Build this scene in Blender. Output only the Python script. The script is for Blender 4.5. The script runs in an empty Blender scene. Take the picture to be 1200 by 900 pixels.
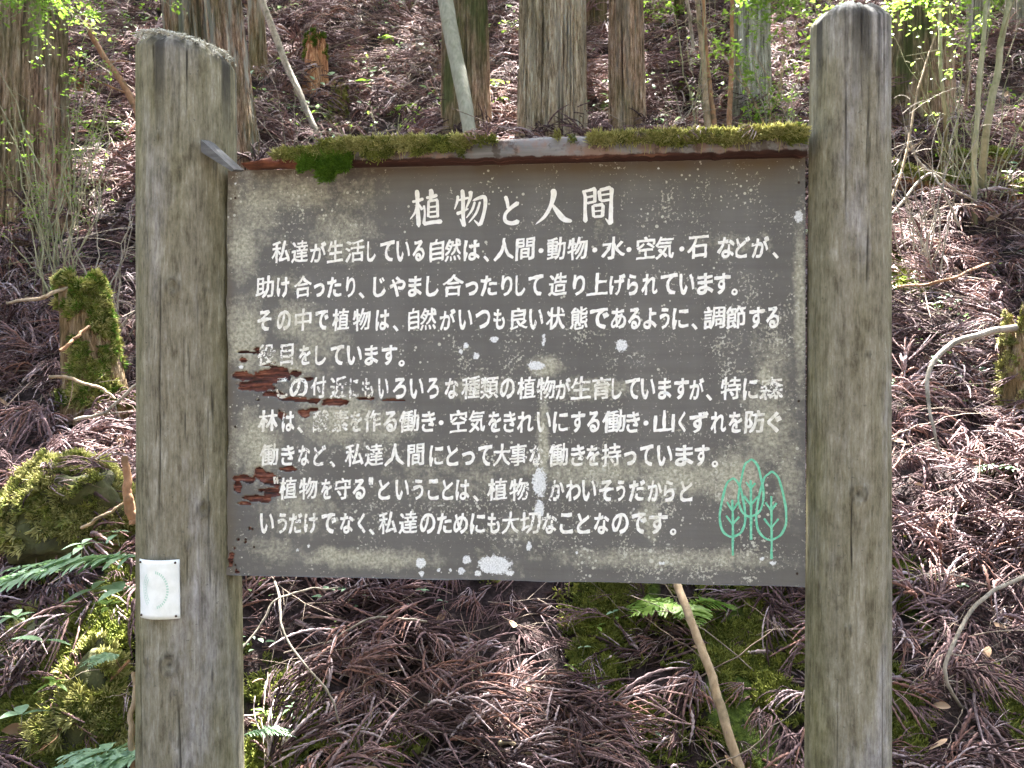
import bpy, math, random
import numpy as np
from mathutils import Vector, Matrix
S = bpy.context.scene
COL = S.collection
rng = np.random.default_rng(7)
random.seed(7)
R = math.radians

# ------------------------------------------------------------------ camera, sky, sun, exposure
F = 1067.0                       # focal length in photo pixels (1200 wide)
CAMZ = 1.45
cd = bpy.data.cameras.new('camera'); cam = bpy.data.objects.new('camera', cd); COL.objects.link(cam)
cam.location = (0, 0, CAMZ); cam.rotation_euler = (R(90), 0, 0)
cd.sensor_width = 36; cd.lens = F / 1200 * 36; cd.clip_start = 0.05; cd.clip_end = 500
cd.dof.use_dof = True; cd.dof.focus_distance = 2.1; cd.dof.aperture_fstop = 14.0
S.camera = cam
SUN = Vector((0.07, 0.47, 0.88)).normalized()      # direction towards the sun
elev = math.asin(SUN.z); az = math.atan2(SUN.x, SUN.y)
w = bpy.data.worlds.new("World"); S.world = w; w.use_nodes = True
wn = w.node_tree.nodes; wl = w.node_tree.links
sky = wn.new('ShaderNodeTexSky'); sky.sky_type = 'NISHITA'; sky.sun_disc = False
sky.sun_elevation = elev; sky.sun_rotation = az; sky.air_density = 0.7; sky.dust_density = 5.0; sky.ozone_density = 0.0
wl.new(sky.outputs[0], wn['Background'].inputs[0]); wn['Background'].inputs[1].default_value = 0.052
sl = bpy.data.lights.new('sun', 'SUN'); sl.energy = 5.0; sl.angle = R(0.55); sl.color = (1.0, 0.96, 0.91)
so = bpy.data.objects.new('sun', sl); COL.objects.link(so); so.location = (4, 8, 14)
so.rotation_euler = (-SUN).to_track_quat('-Z', 'Y').to_euler()
S.view_settings.view_transform = 'Standard'; S.view_settings.look = 'None'
S.view_settings.exposure = 4.6; S.view_settings.gamma = 1.0
S.cycles.max_bounces = 6; S.cycles.diffuse_bounces = 3; S.cycles.transparent_max_bounces = 8
S.cycles.use_adaptive_sampling = True; S.cycles.adaptive_threshold = 0.015

# ------------------------------------------------------------------ numpy noise
def _h(ix, iy, iz, s):
    n = (ix.astype(np.int64) * 374761393 + iy.astype(np.int64) * 668265263 + iz.astype(np.int64) * 2147483647 + s * 974711) & 0xffffffff
    n = ((n ^ (n >> 13)) * 1274126177) & 0xffffffff
    n = (n ^ (n >> 16)) & 0xffffffff
    return n / 4294967295.0 * 2 - 1
def vn(x, y, z=0.0, s=0):
    x, y, z = np.broadcast_arrays(np.asarray(x, float), np.asarray(y, float), np.asarray(z, float))
    ix, iy, iz = np.floor(x), np.floor(y), np.floor(z)
    fx, fy, fz = x - ix, y - iy, z - iz
    fx, fy, fz = [t * t * (3 - 2 * t) for t in (fx, fy, fz)]
    def c(a, b, d): return _h(ix + a, iy + b, iz + d, s)
    x00 = c(0,0,0) * (1-fx) + c(1,0,0) * fx; x10 = c(0,1,0) * (1-fx) + c(1,1,0) * fx
    x01 = c(0,0,1) * (1-fx) + c(1,0,1) * fx; x11 = c(0,1,1) * (1-fx) + c(1,1,1) * fx
    return (x00 * (1-fy) + x10 * fy) * (1-fz) + (x01 * (1-fy) + x11 * fy) * fz
def fbm(x, y, z=0.0, s=0, o=4):
    t = 0; a = 1.0; f = 1.0; n = 0
    for k in range(o):
        t = t + a * vn(np.asarray(x) * f, np.asarray(y) * f, np.asarray(z) * f, s + k); n += a; a *= .5; f *= 2.03
    return t / n
def sst(a, b, x):
    t = np.clip((x - a) / (b - a), 0, 1); return t * t * (3 - 2 * t)

# ------------------------------------------------------------------ terrain
def ground(x, y):
    x = np.asarray(x, float); y = np.asarray(y, float)
    base = np.where(y > 1.75, (y - 1.75) * 0.70, 0.0)
    base = np.where(y > 14, (14 - 1.75) * 0.70 + (y - 14) * 0.5, base)
    amp = sst(1.5, 2.6, y)
    z = base + amp * (0.17 * fbm(x * .45, y * .45, 0, 3, 3) + 0.12 * fbm(x * 1.7, y * 1.7, 0, 9, 4))
    z = z + 0.16 * np.exp(-((x + 1.15) / .35) ** 2 - ((y - 2.75) / .4) ** 2)
    z = z + 0.10 * np.exp(-((x - .55) / .5) ** 2 - ((y - 3.0) / .25) ** 2) - 0.06 * np.exp(-((x + .1) / .4) ** 2 - ((y - 2.7) / .25) ** 2)
    z = z + 0.012 * fbm(x * 9, y * 9, 0, 21, 2) * amp
    return z
def P(px, py, d): return Vector(((px - 600) / F * d, d, CAMZ - (py - 450) / F * d))
def hit(px, py, up=0.0):
    d = np.linspace(1.9, 16, 1400)
    x = (px - 600) / F * d; z = CAMZ - (py - 450) / F * d
    k = np.where(ground(x, d) + up > z)[0]
    d0 = d[k[0]] if len(k) else 14.0
    return P(px, py, float(d0))
def gz(x, y): return float(ground(x, y))

# ------------------------------------------------------------------ mesh helpers
def mesh(name, V, Fc, mat=None, smooth=False, attrs=None):
    m = bpy.data.meshes.new(name)
    V = np.asarray(V, dtype=np.float32).reshape(-1, 3)
    if isinstance(Fc, np.ndarray):
        n, k = Fc.shape
        m.vertices.add(len(V)); m.vertices.foreach_set('co', V.ravel())
        m.loops.add(n * k); m.loops.foreach_set('vertex_index', Fc.astype(np.int32).ravel())
        m.polygons.add(n); m.polygons.foreach_set('loop_start', np.arange(0, n * k, k, dtype=np.int32))
        m.update(calc_edges=True)
    else:
        m.from_pydata(V.tolist(), [], [list(f) for f in Fc]); m.update()
    if smooth: m.polygons.foreach_set('use_smooth', np.ones(len(m.polygons), bool))
    for k, v in (attrs or {}).items():
        a = m.attributes.new(k, 'FLOAT', 'POINT'); a.data.foreach_set('value', np.asarray(v, np.float32).ravel())
    if mat: m.materials.append(mat)
    return m
def link(name, m, parent=None, loc=None):
    o = bpy.data.objects.new(name, m); COL.objects.link(o)
    if parent: o.parent = parent
    if loc is not None: o.location = loc
    return o
def tag(o, label=None, cat=None, group=None, kind=None):
    if label: o['label'] = label
    if cat: o['category'] = cat
    if group: o['group'] = group
    if kind: o['kind'] = kind
    return o
def thing(name, loc, label, cat, group=None):
    o = bpy.data.objects.new(name, None); COL.objects.link(o); o.location = loc; o.empty_display_size = .1
    return tag(o, label, cat, group)
class B:
    """collects triangles and quads (as quads/tris lists of numpy)"""
    def __init__(s): s.V = []; s.F = []; s.n = 0; s.A = []
    def add(s, V, Fq, a=0.0):
        V = np.asarray(V, float).reshape(-1, 3); Fq = np.asarray(Fq, int)
        s.V.append(V); s.F.append(Fq + s.n); s.n += len(V)
        s.A.append(np.full(len(V), a) if np.isscalar(a) else np.asarray(a, float))
    def tube(s, pts, rad, k=5, a=0.0, jag=0.0):
        P_ = np.asarray(pts, float); n = len(P_); rad = np.broadcast_to(np.asarray(rad, float), (n,)).copy()
        if jag: rad *= 1 + jag * np.where(np.arange(n) % 2, 1, -1)
        T = np.gradient(P_, axis=0); T /= np.linalg.norm(T, axis=1)[:, None] + 1e-9
        ref = np.array([0, 0, 1.0]) if abs(T[:, 2]).mean() < .8 else np.array([1.0, 0, 0])
        N = np.cross(T, ref); N /= np.linalg.norm(N, axis=1)[:, None] + 1e-9
        Bn = np.cross(T, N)
        th = np.arange(k) / k * 2 * math.pi
        V = P_[:, None, :] + rad[:, None, None] * (np.cos(th)[None, :, None] * N[:, None, :] + np.sin(th)[None, :, None] * Bn[:, None, :])
        i = np.arange(n - 1)[:, None] * k; j = np.arange(k)[None, :]; j2 = (j + 1) % k
        Fq = np.stack([i + j, i + j2, i + k + j2, i + k + j], -1).reshape(-1, 4)
        s.add(V.reshape(-1, 3), Fq, a)
    def build(s, name, mat, smooth=True, attr='tone'):
        return mesh(name, np.concatenate(s.V), np.concatenate(s.F), mat, smooth, {attr: np.concatenate(s.A)})
def grid_faces(nu, nv, wrap=False):
    i = np.arange(nv - 1)[:, None] * nu; ju = np.arange(nu if wrap else nu - 1)[None, :]; j2 = (ju + 1) % nu
    return np.stack([i + ju, i + j2, i + nu + j2, i + nu + ju], -1).reshape(-1, 4)
def spline(pts, n):
    p = [Vector(q) for q in pts]; p = [p[0] * 2 - p[1]] + p + [p[-1] * 2 - p[-2]]
    out = []; m = len(p) - 3
    for i in range(n):
        t = i / (n - 1) * m; k = min(int(t), m - 1); u = t - k
        a, b, c, d = p[k:k + 4]
        out.append(.5 * ((2 * b) + (c - a) * u + (2 * a - 5 * b + 4 * c - d) * u * u + (3 * b - a - 3 * c + d) * u ** 3))
    return np.array([list(v) for v in out])

# ------------------------------------------------------------------ materials
class M:
    def __init__(s, name, rough=.8, spec=.3):
        s.m = bpy.data.materials.new(name); s.m.use_nodes = True; s.t = s.m.node_tree
        s.b = s.t.nodes['Principled BSDF']; s.b.inputs['Roughness'].default_value = rough
        s.b.inputs['Specular IOR Level'].default_value = spec
        s.tc = s.t.nodes.new('ShaderNodeTexCoord'); s.h = None
    def L(s, a, b): s.t.links.new(a, b)
    def mapv(s, sc, src='Object', loc=(0, 0, 0)):
        n = s.t.nodes.new('ShaderNodeMapping'); s.L(s.tc.outputs[src], n.inputs[0])
        n.inputs['Scale'].default_value = sc; n.inputs['Location'].default_value = loc; return n.outputs[0]
    def noise(s, sc=(1, 1, 1), scale=5, det=6, rough=.6, dist=0, loc=(0, 0, 0), src='Object'):
        n = s.t.nodes.new('ShaderNodeTexNoise'); s.L(s.mapv(sc, src, loc), n.inputs['Vector'])
        n.inputs['Scale'].default_value = scale; n.inputs['Detail'].default_value = det
        n.inputs['Roughness'].default_value = rough; n.inputs['Distortion'].default_value = dist; return n.outputs['Fac']
    def vor(s, sc=(1, 1, 1), scale=5, feat='F1', out='Distance', rnd=1.0):
        n = s.t.nodes.new('ShaderNodeTexVoronoi'); s.L(s.mapv(sc), n.inputs['Vector']); n.feature = feat
        n.inputs['Scale'].default_value = scale; n.inputs['Randomness'].default_value = rnd; return n.outputs[out]
    def ramp(s, f, stops, mode='LINEAR'):
        n = s.t.nodes.new('ShaderNodeValToRGB'); s.L(f, n.inputs[0]); e = n.color_ramp.elements; n.color_ramp.interpolation = mode
        while len(e) < len(stops): e.new(.5)
        for q, (p, c) in zip(e, stops):
            q.position = p; q.color = (c, c, c, 1) if isinstance(c, (int, float)) else (*c, 1)
        return n.outputs[0]
    def mix(s, f, a, b, mode='MIX'):
        n = s.t.nodes.new('ShaderNodeMix'); n.data_type = 'RGBA'; n.blend_type = mode
        for v, i in ((f, 0), (a, 6), (b, 7)):
            if isinstance(v, (int, float)): n.inputs[i].default_value = v if i == 0 else (v, v, v, 1)
            elif isinstance(v, tuple): n.inputs[i].default_value = (*v, 1)
            else: s.L(v, n.inputs[i])
        return n.outputs[2]
    def math(s, op, a, b=0.0, clamp=False):
        n = s.t.nodes.new('ShaderNodeMath'); n.operation = op; n.use_clamp = clamp
        for v, i in ((a, 0), (b, 1)):
            if isinstance(v, (int, float)): n.inputs[i].default_value = v
            else: s.L(v, n.inputs[i])
        return n.outputs[0]
    def attr(s, name):
        n = s.t.nodes.new('ShaderNodeAttribute'); n.attribute_name = name; return n.outputs['Fac']
    def rand(s): return s.t.nodes.new('ShaderNodeObjectInfo').outputs['Random']
    def color(s, c):
        if isinstance(c, tuple): s.b.inputs['Base Color'].default_value = (*c, 1)
        else: s.L(c, s.b.inputs['Base Color'])
        return s
    def bump(s, h, strength=.5, dist=.01):
        n = s.t.nodes.new('ShaderNodeBump'); n.inputs['Strength'].default_value = strength; n.inputs['Distance'].default_value = dist
        s.L(h, n.inputs['Height']); s.L(n.outputs[0], s.b.inputs['Normal']); return s
    def translucent(s, c, f):
        tr = s.t.nodes.new('ShaderNodeBsdfTranslucent'); mx = s.t.nodes.new('ShaderNodeMixShader'); mx.inputs[0].default_value = f
        if isinstance(c, tuple): tr.inputs[0].default_value = (*c, 1)
        else: s.L(c, tr.inputs[0])
        out = s.t.nodes['Material Output']
        s.L(s.b.outputs[0], mx.inputs[1]); s.L(tr.outputs[0], mx.inputs[2]); s.L(mx.outputs[0], out.inputs[0]); return s
    def alpha(s, f): s.L(f, s.b.inputs['Alpha']); return s

def mk_ground():
    k = M('forest_soil', .95, .15)
    n1 = k.noise(scale=6, det=8); n2 = k.noise(scale=40, det=6)
    c = k.ramp(n2, [(.3, (.012, .009, .009)), (.55, (.035, .025, .024)), (.75, (.08, .058, .052))])
    mo = k.ramp(k.math('ADD', k.attr('moss'), k.math('MULTIPLY', k.math('SUBTRACT', n1, .5), 1.2)), [(.45, 0.0), (.6, 1.0)])
    mc = k.ramp(k.noise(scale=60, det=4), [(.3, (.02, .035, .008)), (.7, (.10, .14, .025))])
    return k.color(k.mix(mo, c, mc)).bump(n2, .8, .02).m
def mk_litter():
    k = M('dead_cedar_frond', .85, .2)
    r = k.rand()
    c = k.ramp(k.math('FRACT', k.math('ADD', r, k.math('MULTIPLY', k.attr('tone'), .35))), [(0, (.035, .022, .023)), (.28, (.115, .068, .066)), (.55, (.25, .168, .172)), (.75, (.25, .128, .095)), (.9, (.34, .27, .28)), (1, (.62, .50, .50))])
    c2 = k.mix(k.ramp(k.noise(scale=90, det=3), [(.35, 0.0), (.65, 1.0)]), c, k.mix(.55, c, (.02, .012, .012)))
    return k.color(c2).m
def mk_twig(name='dry_twig', a=(.16, .11, .08), b=(.42, .35, .28)):
    k = M(name, .8, .25)
    c = k.mix(k.rand(), a, b)
    c = k.mix(k.ramp(k.noise(sc=(1, 1, 1), scale=25, det=5), [(.4, 0.0), (.65, .6)]), c, (.06, .045, .03))
    return k.color(c).m
def mk_branch(name, a, b, spot=(.05, .05, .03)):
    k = M(name, .8, .25)
    n = k.noise(scale=14, det=6); n2 = k.noise(sc=(1, 1, .25), scale=60, det=4)
    c = k.mix(k.ramp(n2, [(.3, 0.0), (.7, 1.0)]), a, b)
    c = k.mix(k.ramp(n, [(.5, 0.0), (.68, .75)]), c, spot)
    return k.color(c).bump(n2, .5, .006).m
def mk_bark(name, stops, mossy=.0, pale=.0, seed=0):
    k = M(name, .9, .15); stops = [(p, tuple(min(.62, v * 1.5) for v in c_)) for p, c_ in stops]
    L = (seed * 3.1, seed * 1.7, seed)
    f = k.noise(sc=(1, 1, .09), scale=62, det=8, rough=.7, dist=.3, loc=L)
    f2 = k.noise(sc=(1, 1, .16), scale=120, det=6, rough=.7, loc=L)
    fm = k.math('ADD', k.math('MULTIPLY', f, .6), k.math('MULTIPLY', f2, .4))
    c = k.ramp(k.math('ADD', k.math('MULTIPLY', k.math('SUBTRACT', fm, .5), 3.0), .54), stops)
    c = k.mix(k.ramp(k.attr('ridge'), [(.12, .9), (.5, 0.0)]), c, (.03, .02, .016))
    if pale:
        g = k.noise(sc=(1, 1, .12), scale=16, det=6, loc=L)
        c = k.mix(k.math('MULTIPLY', k.ramp(g, [(.50, 0.0), (.60, 1.0)]), pale), c, (.42, .42, .36))
    if mossy:
        g = k.noise(sc=(1, 1, .4), scale=4, det=7, loc=L)
        c = k.mix(k.math('MULTIPLY', k.ramp(g, [(.42, 0.0), (.62, 1.0)]), mossy), c, k.ramp(f, [(.3, (.04, .05, .018)), (.7, (.13, .15, .055))]))
    return k.color(c).bump(k.math('ADD', fm, k.math('MULTIPLY', k.attr('ridge'), .3)), 1.0, .03).m
def mk_post():
    k = M('weathered_post_wood', .85, .2)
    f1 = k.noise(sc=(1, 1, .06), scale=55, det=9, rough=.75); f2 = k.noise(sc=(1, 1, .14), scale=220, det=5, rough=.65); f3 = k.noise(sc=(1, 1, .45), scale=34, det=9, rough=.75, loc=(9, 1, 2))
    f = k.math('ADD', k.math('ADD', k.math('MULTIPLY', f1, .55), k.math('MULTIPLY', f2, .45)), k.math('MULTIPLY', k.math('SUBTRACT', f3, .5), .85))
    big = k.noise(sc=(1, 1, .22), scale=7, det=5)
    c = k.ramp(f, [(.26, (.055, .047, .030)), (.46, (.180, .163, .115)), (.60, (.255, .238, .18)), (.76, (.42, .40, .34))])
    c = k.mix(k.ramp(big, [(.50, 0.0), (.62, .75)]), c, k.ramp(f, [(.35, (.16, .15, .145)), (.65, (.42, .41, .41))]))      # silvery strips
    gr = k.noise(sc=(1, 1, .3), scale=5, det=6, loc=(4, 2, 9))
    c = k.mix(k.math('ADD', k.math('MULTIPLY', k.attr('green'), .75), k.ramp(gr, [(.5, 0.0), (.7, .5)]), True), c, k.ramp(f, [(.28, (.052, .048, .020)), (.5, (.145, .134, .062)), (.72, (.25, .235, .125))]))
    sp = k.noise(scale=120, det=3)
    c = k.mix(k.ramp(sp, [(.66, 0.0), (.72, .5)]), c, (.05, .05, .04))
    c = k.mix(k.attr('dark'), c, (.028, .026, .022))
    c = k.mix(k.attr('pale'), c, k.ramp(k.noise(scale=90, det=3), [(.35, (.2, .2, .17)), (.6, (.62, .62, .56))]))
    h = k.math('ADD', f, k.math('MULTIPLY', sp, .3))
    return k.color(c).bump(h, .6, .008).m
def lichen_nodes(k, base, scale=1.0):
    """yellow-grey crust where attribute 'lichen' is high, broken by noise; pale specks all over; crisp white colonies"""
    n = k.noise(scale=34, det=9, rough=.72); m_ = k.math('ADD', k.math('MULTIPLY', k.attr('lichen'), .36), k.math('ADD', k.math('MULTIPLY', n, .62), k.math('MULTIPLY', k.noise(scale=95, det=8, rough=.75, loc=(6, 2, 8)), .38)))
    c = k.mix(k.math('MULTIPLY', k.ramp(m_, [(.60, 0.0), (.70, .5), (.84, 1.0)]), .92 * scale), base,
              k.ramp(k.noise(scale=140, det=4), [(.35, (.21, .205, .15)), (.62, (.48, .47, .37))]))
    lf = k.noise(scale=16, det=4, loc=(1, 8, 2))
    n2 = k.noise(scale=150, det=5, rough=.62, loc=(3, 3, 3))
    m2 = k.math('ADD', k.math('ADD', k.math('MULTIPLY', k.attr('speck'), .10), n2), k.math('MULTIPLY', k.math('SUBTRACT', lf, .5), .55))
    c = k.mix(k.math('MULTIPLY', k.ramp(m2, [(.69, 0.0), (.74, 1.0)]), .75 * scale), c, k.ramp(n, [(.4, (.34, .33, .25)), (.6, (.60, .60, .52))]))
    vd = k.vor(scale=70, feat='F1'); vs_ = k.noise(scale=9, det=3, loc=(4, 4, 0))
    c = k.mix(k.ramp(k.math('SUBTRACT', vd, k.math('MULTIPLY', k.math('SUBTRACT', k.math('ADD', vs_, k.math('MULTIPLY', k.attr('speck'), .05)), .53), 1.3)), [(.02, .8), (.06, 0.0)]), c, (.55, .55, .47))
    n3 = k.noise(scale=120, det=6, rough=.7, loc=(7, 3, 1))
    m3 = k.math('ADD', k.attr('white'), k.math('MULTIPLY', k.math('SUBTRACT', n3, .5), 1.4))
    return k.mix(k.ramp(m3, [(.46, 0.0), (.56, 1.0)]), c, k.ramp(k.noise(scale=300, det=2), [(.35, (.5, .52, .52)), (.6, (.78, .8, .8))]))
def mk_board():
    k = M('painted_board', .6, .35)
    g = k.noise(sc=(.05, 1, 1), scale=60, det=6)
    v = k.noise(sc=(1, 1, .12), scale=9, det=6)
    b = k.mix(k.ramp(v, [(.35, 0.0), (.7, 1.0)]), (.112, .108, .100), (.152, .147, .137))
    b = k.mix(k.ramp(g, [(.35, .35), (.6, 0.0)]), b, (.085, .08, .072))
    b = k.mix(k.attr('brown'), b, (.115, .085, .048))
    b = lichen_nodes(k, b)
    r = k.noise(sc=(.08, 1, 1), scale=120, det=6, loc=(2, 0, 5))
    b = k.mix(k.ramp(k.attr('rot'), [(.25, 0.0), (.6, 1.0)]), b, k.ramp(r, [(.36, (.010, .004, .003)), (.46, (.065, .018, .012)), (.56, (.17, .055, .035)), (.70, (.42, .22, .15))]))
    rim = k.ramp(k.attr('rot'), [(.02, 0.0), (.10, .6), (.25, 0.0)]); b = k.mix(k.math('MULTIPLY', rim, k.ramp(r, [(.45, 0.0), (.6, 1.0)])), b, (.36, .33, .27))
    h = k.math('ADD', k.math('MULTIPLY', g, .4), k.noise(scale=180, det=4))
    return k.color(b).bump(h, .25, .003).m
def mk_letters():
    k = M('white_lettering_paint', .6, .3)
    c = k.ramp(k.noise(scale=90, det=5), [(.3, (.76, .76, .70)), (.6, (.90, .90, .86))])
    c = k.mix(k.math('MULTIPLY', k.ramp(k.math('ADD', k.math('MULTIPLY', k.attr('lichen'), .3), k.noise(scale=60, det=7, loc=(5, 1, 1))), [(.6, 0.0), (.85, 1.0)]), .6), c, (.42, .40, .27))
    m = k.math('ADD', k.noise(scale=150, det=6, rough=.7), k.math('MULTIPLY', k.attr('wear'), .26))
    k.alpha(k.ramp(m, [(.66, 1.0), (.71, 0.0)]))
    return k.color(c).m
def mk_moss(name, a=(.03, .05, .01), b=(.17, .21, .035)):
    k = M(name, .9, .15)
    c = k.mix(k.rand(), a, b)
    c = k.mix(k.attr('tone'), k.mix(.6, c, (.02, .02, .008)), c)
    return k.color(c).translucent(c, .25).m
def mk_leaf(name, a, b, tr=.35, rough=.5):
    k = M(name, rough, .4)
    c = k.mix(k.attr('tone'), a, b)
    return k.color(c).translucent(k.mix(.4, c, (.22, .38, .03)), tr).m
MAT = dict(
    ground=mk_ground(), litter=mk_litter(), twig=mk_twig(), post=mk_post(), board=mk_board(), letters=mk_letters(),
    moss=mk_moss('moss_green', (.085, .12, .025), (.40, .43, .10)), moss_dry=mk_moss('moss_yellowed', (.26, .26, .07), (.62, .59, .24)),
    moss_bright=mk_moss('moss_bright', (.06, .14, .012), (.16, .30, .03)),
    leaf=mk_leaf('fern_green', (.14, .25, .13), (.36, .52, .33), .3, .35), leaf2=mk_leaf('young_leaf_green', (.10, .20, .03), (.24, .36, .07), .45),
    needle=mk_leaf('cedar_needle_green', (.03, .06, .015), (.08, .12, .03), .3, .7),
    bounce_needle=mk_leaf('bounce_cedar_green', (.10, .115, .075), (.19, .19, .13), .15, .7),
    branch=mk_branch('tan_branch_bark', (.24, .17, .10), (.40, .31, .20)),
    branch_grey=mk_branch('grey_branch_bark', (.17, .145, .11), (.36, .32, .26)),
    branch_red=mk_branch('red_brown_branch_bark', (.20, .10, .05), (.34, .19, .10)),
    pole=mk_branch('pale_pole_bark', (.20, .195, .14), (.33, .32, .25), (.20, .21, .14)),
    sapling=mk_branch('sapling_bark', (.22, .21, .12), (.34, .32, .20), (.10, .12, .05)),
    rotwood=mk_branch('rotten_red_wood', (.10, .03, .02), (.24, .10, .055), (.02, .01, .008)),
)

# ------------------------------------------------------------------ geometry-node scatter for countless stuff
def coll(objs, name):
    c = bpy.data.collections.new(name)
    for o in objs: c.objects.link(o)
    return c
def scatter_tree(c):
    ng = bpy.data.node_groups.new('scatter_' + c.name, 'GeometryNodeTree')
    ng.interface.new_socket('Geometry', in_out='INPUT', socket_type='NodeSocketGeometry')
    ng.interface.new_socket('Geometry', in_out='OUTPUT', socket_type='NodeSocketGeometry')
    N = ng.nodes; L = ng.links
    i = N.new('NodeGroupInput'); o = N.new('NodeGroupOutput')
    m2p = N.new('GeometryNodeMeshToPoints'); L.new(i.outputs[0], m2p.inputs[0])
    ci = N.new('GeometryNodeCollectionInfo'); ci.inputs['Collection'].default_value = c
    ci.inputs['Separate Children'].default_value = True; ci.inputs['Reset Children'].default_value = True
    iop = N.new('GeometryNodeInstanceOnPoints'); iop.inputs['Pick Instance'].default_value = True
    L.new(m2p.outputs[0], iop.inputs['Points']); L.new(ci.outputs[0], iop.inputs['Instance'])
    def na(name, typ):
        n = N.new('GeometryNodeInputNamedAttribute'); n.data_type = typ; n.inputs['Name'].default_value = name; return n.outputs['Attribute']
    L.new(na('idx', 'INT'), iop.inputs['Instance Index'])
    L.new(na('rot', 'FLOAT_VECTOR'), iop.inputs['Rotation'])
    L.new(na('scl', 'FLOAT'), iop.inputs['Scale'])
    L.new(iop.outputs[0], o.inputs[0])
    return ng
def scatter(name, pts, rots, scls, idx, tree, parent=None):
    m = bpy.data.meshes.new(name); n = len(pts)
    m.vertices.add(n); m.vertices.foreach_set('co', np.asarray(pts, np.float32).ravel())
    a = m.attributes.new('idx', 'INT', 'POINT'); a.data.foreach_set('value', np.asarray(idx, np.int32))
    a = m.attributes.new('rot', 'FLOAT_VECTOR', 'POINT'); a.data.foreach_set('vector', np.asarray(rots, np.float32).ravel())
    a = m.attributes.new('scl', 'FLOAT', 'POINT'); a.data.foreach_set('value', np.asarray(scls, np.float32))
    o = link(name, m, parent); md = o.modifiers.new('scatter', 'NODES'); md.node_group = tree
    o['kind'] = 'stuff'; return o
def eul_from(nrm, yaw):
    """rotations with local z along the normals and local x turned by yaw"""
    out = np.empty((len(nrm), 3))
    for i, (n, a) in enumerate(zip(nrm, yaw)):
        z = Vector(n).normalized(); x = Vector((math.cos(a), math.sin(a), 0)); x = (x - z * x.dot(z)).normalized(); y = z.cross(x)
        out[i] = Matrix((x, y, z)).transposed().to_euler()
    return out
def gnormal(x, y, e=.04):
    zx = (ground(x + e, y) - ground(x - e, y)) / (2 * e); zy = (ground(x, y + e) - ground(x, y - e)) / (2 * e)
    n = np.stack([-zx, -zy, np.ones_like(zx)], -1); return n / np.linalg.norm(n, axis=1)[:, None]

def frond_proto(i, rs):
    """dead cedar spray: a curved stem with rope-like side strands, all swept one way; x is its length"""
    b = B(); L = rs.uniform(.16, .30); bend = rs.uniform(-.35, .35); n = 9
    t = np.linspace(0, 1, n)
    stem = np.stack([L * t, bend * L * t ** 2, .045 * np.sin(t * 2.6) * rs.uniform(.3, 1.2)], -1)
    b.tube(stem, .0035 * (1 - .6 * t), 4, 1)
    ns = rs.integers(14, 22)
    for k in range(ns):
        t0 = rs.uniform(.05, .9); p0 = np.array([np.interp(t0, t, stem[:, c]) for c in range(3)])
        side = 1 if k % 2 else -1
        ang = side * rs.uniform(.10, .95) + bend * 1.2 * t0; l = rs.uniform(.05, .20) * (1.1 - .4 * t0)
        m = 15; s = np.linspace(0, 1, m); a = ang * (1 - .65 * s) + rs.uniform(-.15, .15)
        st = l / (m - 1)
        x = p0[0] + np.cumsum(np.cos(a)) * st; y = p0[1] + np.cumsum(np.sin(a)) * st
        z = p0[2] + rs.uniform(.0, .03) * np.sin(s * 3) - rs.uniform(0, .045) * s ** 2 + rs.uniform(-.010, .010)
        r = rs.uniform(.0014, .0036) * np.sin(np.clip(s * 2.7 + .5, 0, 3.0)) ** .6 + .0006
        b.tube(np.stack([x, y, z], -1), r, 4, rs.uniform(0, 1), .36)
    return bpy.data.objects.new('frond_litter_%d' % i, b.build('frond_litter', MAT['litter'], False))
def twig_proto(i, rs):
    b = B(); L = rs.uniform(.18, .5); n = 12; t = np.linspace(0, 1, n)
    c1, c2 = rs.uniform(-.25, .25, 2)
    y = L * (c1 * t ** 2 + .03 * np.cumsum(rs.normal(0, .4, n))); z = .05 * L * np.sin(t * 3) + L * c2 * .3 * t ** 2
    p = np.stack([L * t, y, z], -1); r = rs.uniform(.0011, .0026)
    b.tube(p, r * (1 - .6 * t), 4, 1)
    for q in range(rs.integers(0, 4)):
        k = rs.integers(3, 9); d = np.array([1, rs.choice([-1, 1]) * rs.uniform(.4, 1.2), rs.uniform(-.3, .6)]); d /= np.linalg.norm(d)
        s = np.linspace(0, 1, 5)[:, None]; b.tube(p[k] + d * s * rs.uniform(.04, .12), .001 * (1.2 - s[:, 0] * .7), 3, 1)
    return bpy.data.objects.new('twig_litter_%d' % i, b.build('twig_litter', MAT['twig'], True))
def moss_proto(i, rs, mat, h=.012, n=26, hang=0.0):
    b = B()
    for k in range(n):
        a = rs.uniform(0, 6.28); r0 = rs.uniform(0, .012); l = h * rs.uniform(.6, 1.3); lean = rs.uniform(.2, .9)
        p0 = np.array([r0 * math.cos(a), r0 * math.sin(a), -.002])
        s = np.linspace(0, 1, 4)
        d = np.array([math.cos(a) * lean, math.sin(a) * lean, 0])
        p = p0 + d * l * (s ** 1.3)[:, None] + np.array([0, 0, 1]) * (l * (s - hang * s * s))[:, None]
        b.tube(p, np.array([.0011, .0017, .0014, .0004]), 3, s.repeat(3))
    return bpy.data.objects.new('%s_tuft_%d' % (mat.name, i), b.build('moss_tuft', mat, False))
rs0 = np.random.default_rng(3)
T_LITTER = scatter_tree(coll([frond_proto(i, rs0) for i in range(14)] + [twig_proto(i, rs0) for i in range(8)], 'litter_pieces'))
NF, NT = 14, 8
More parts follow.
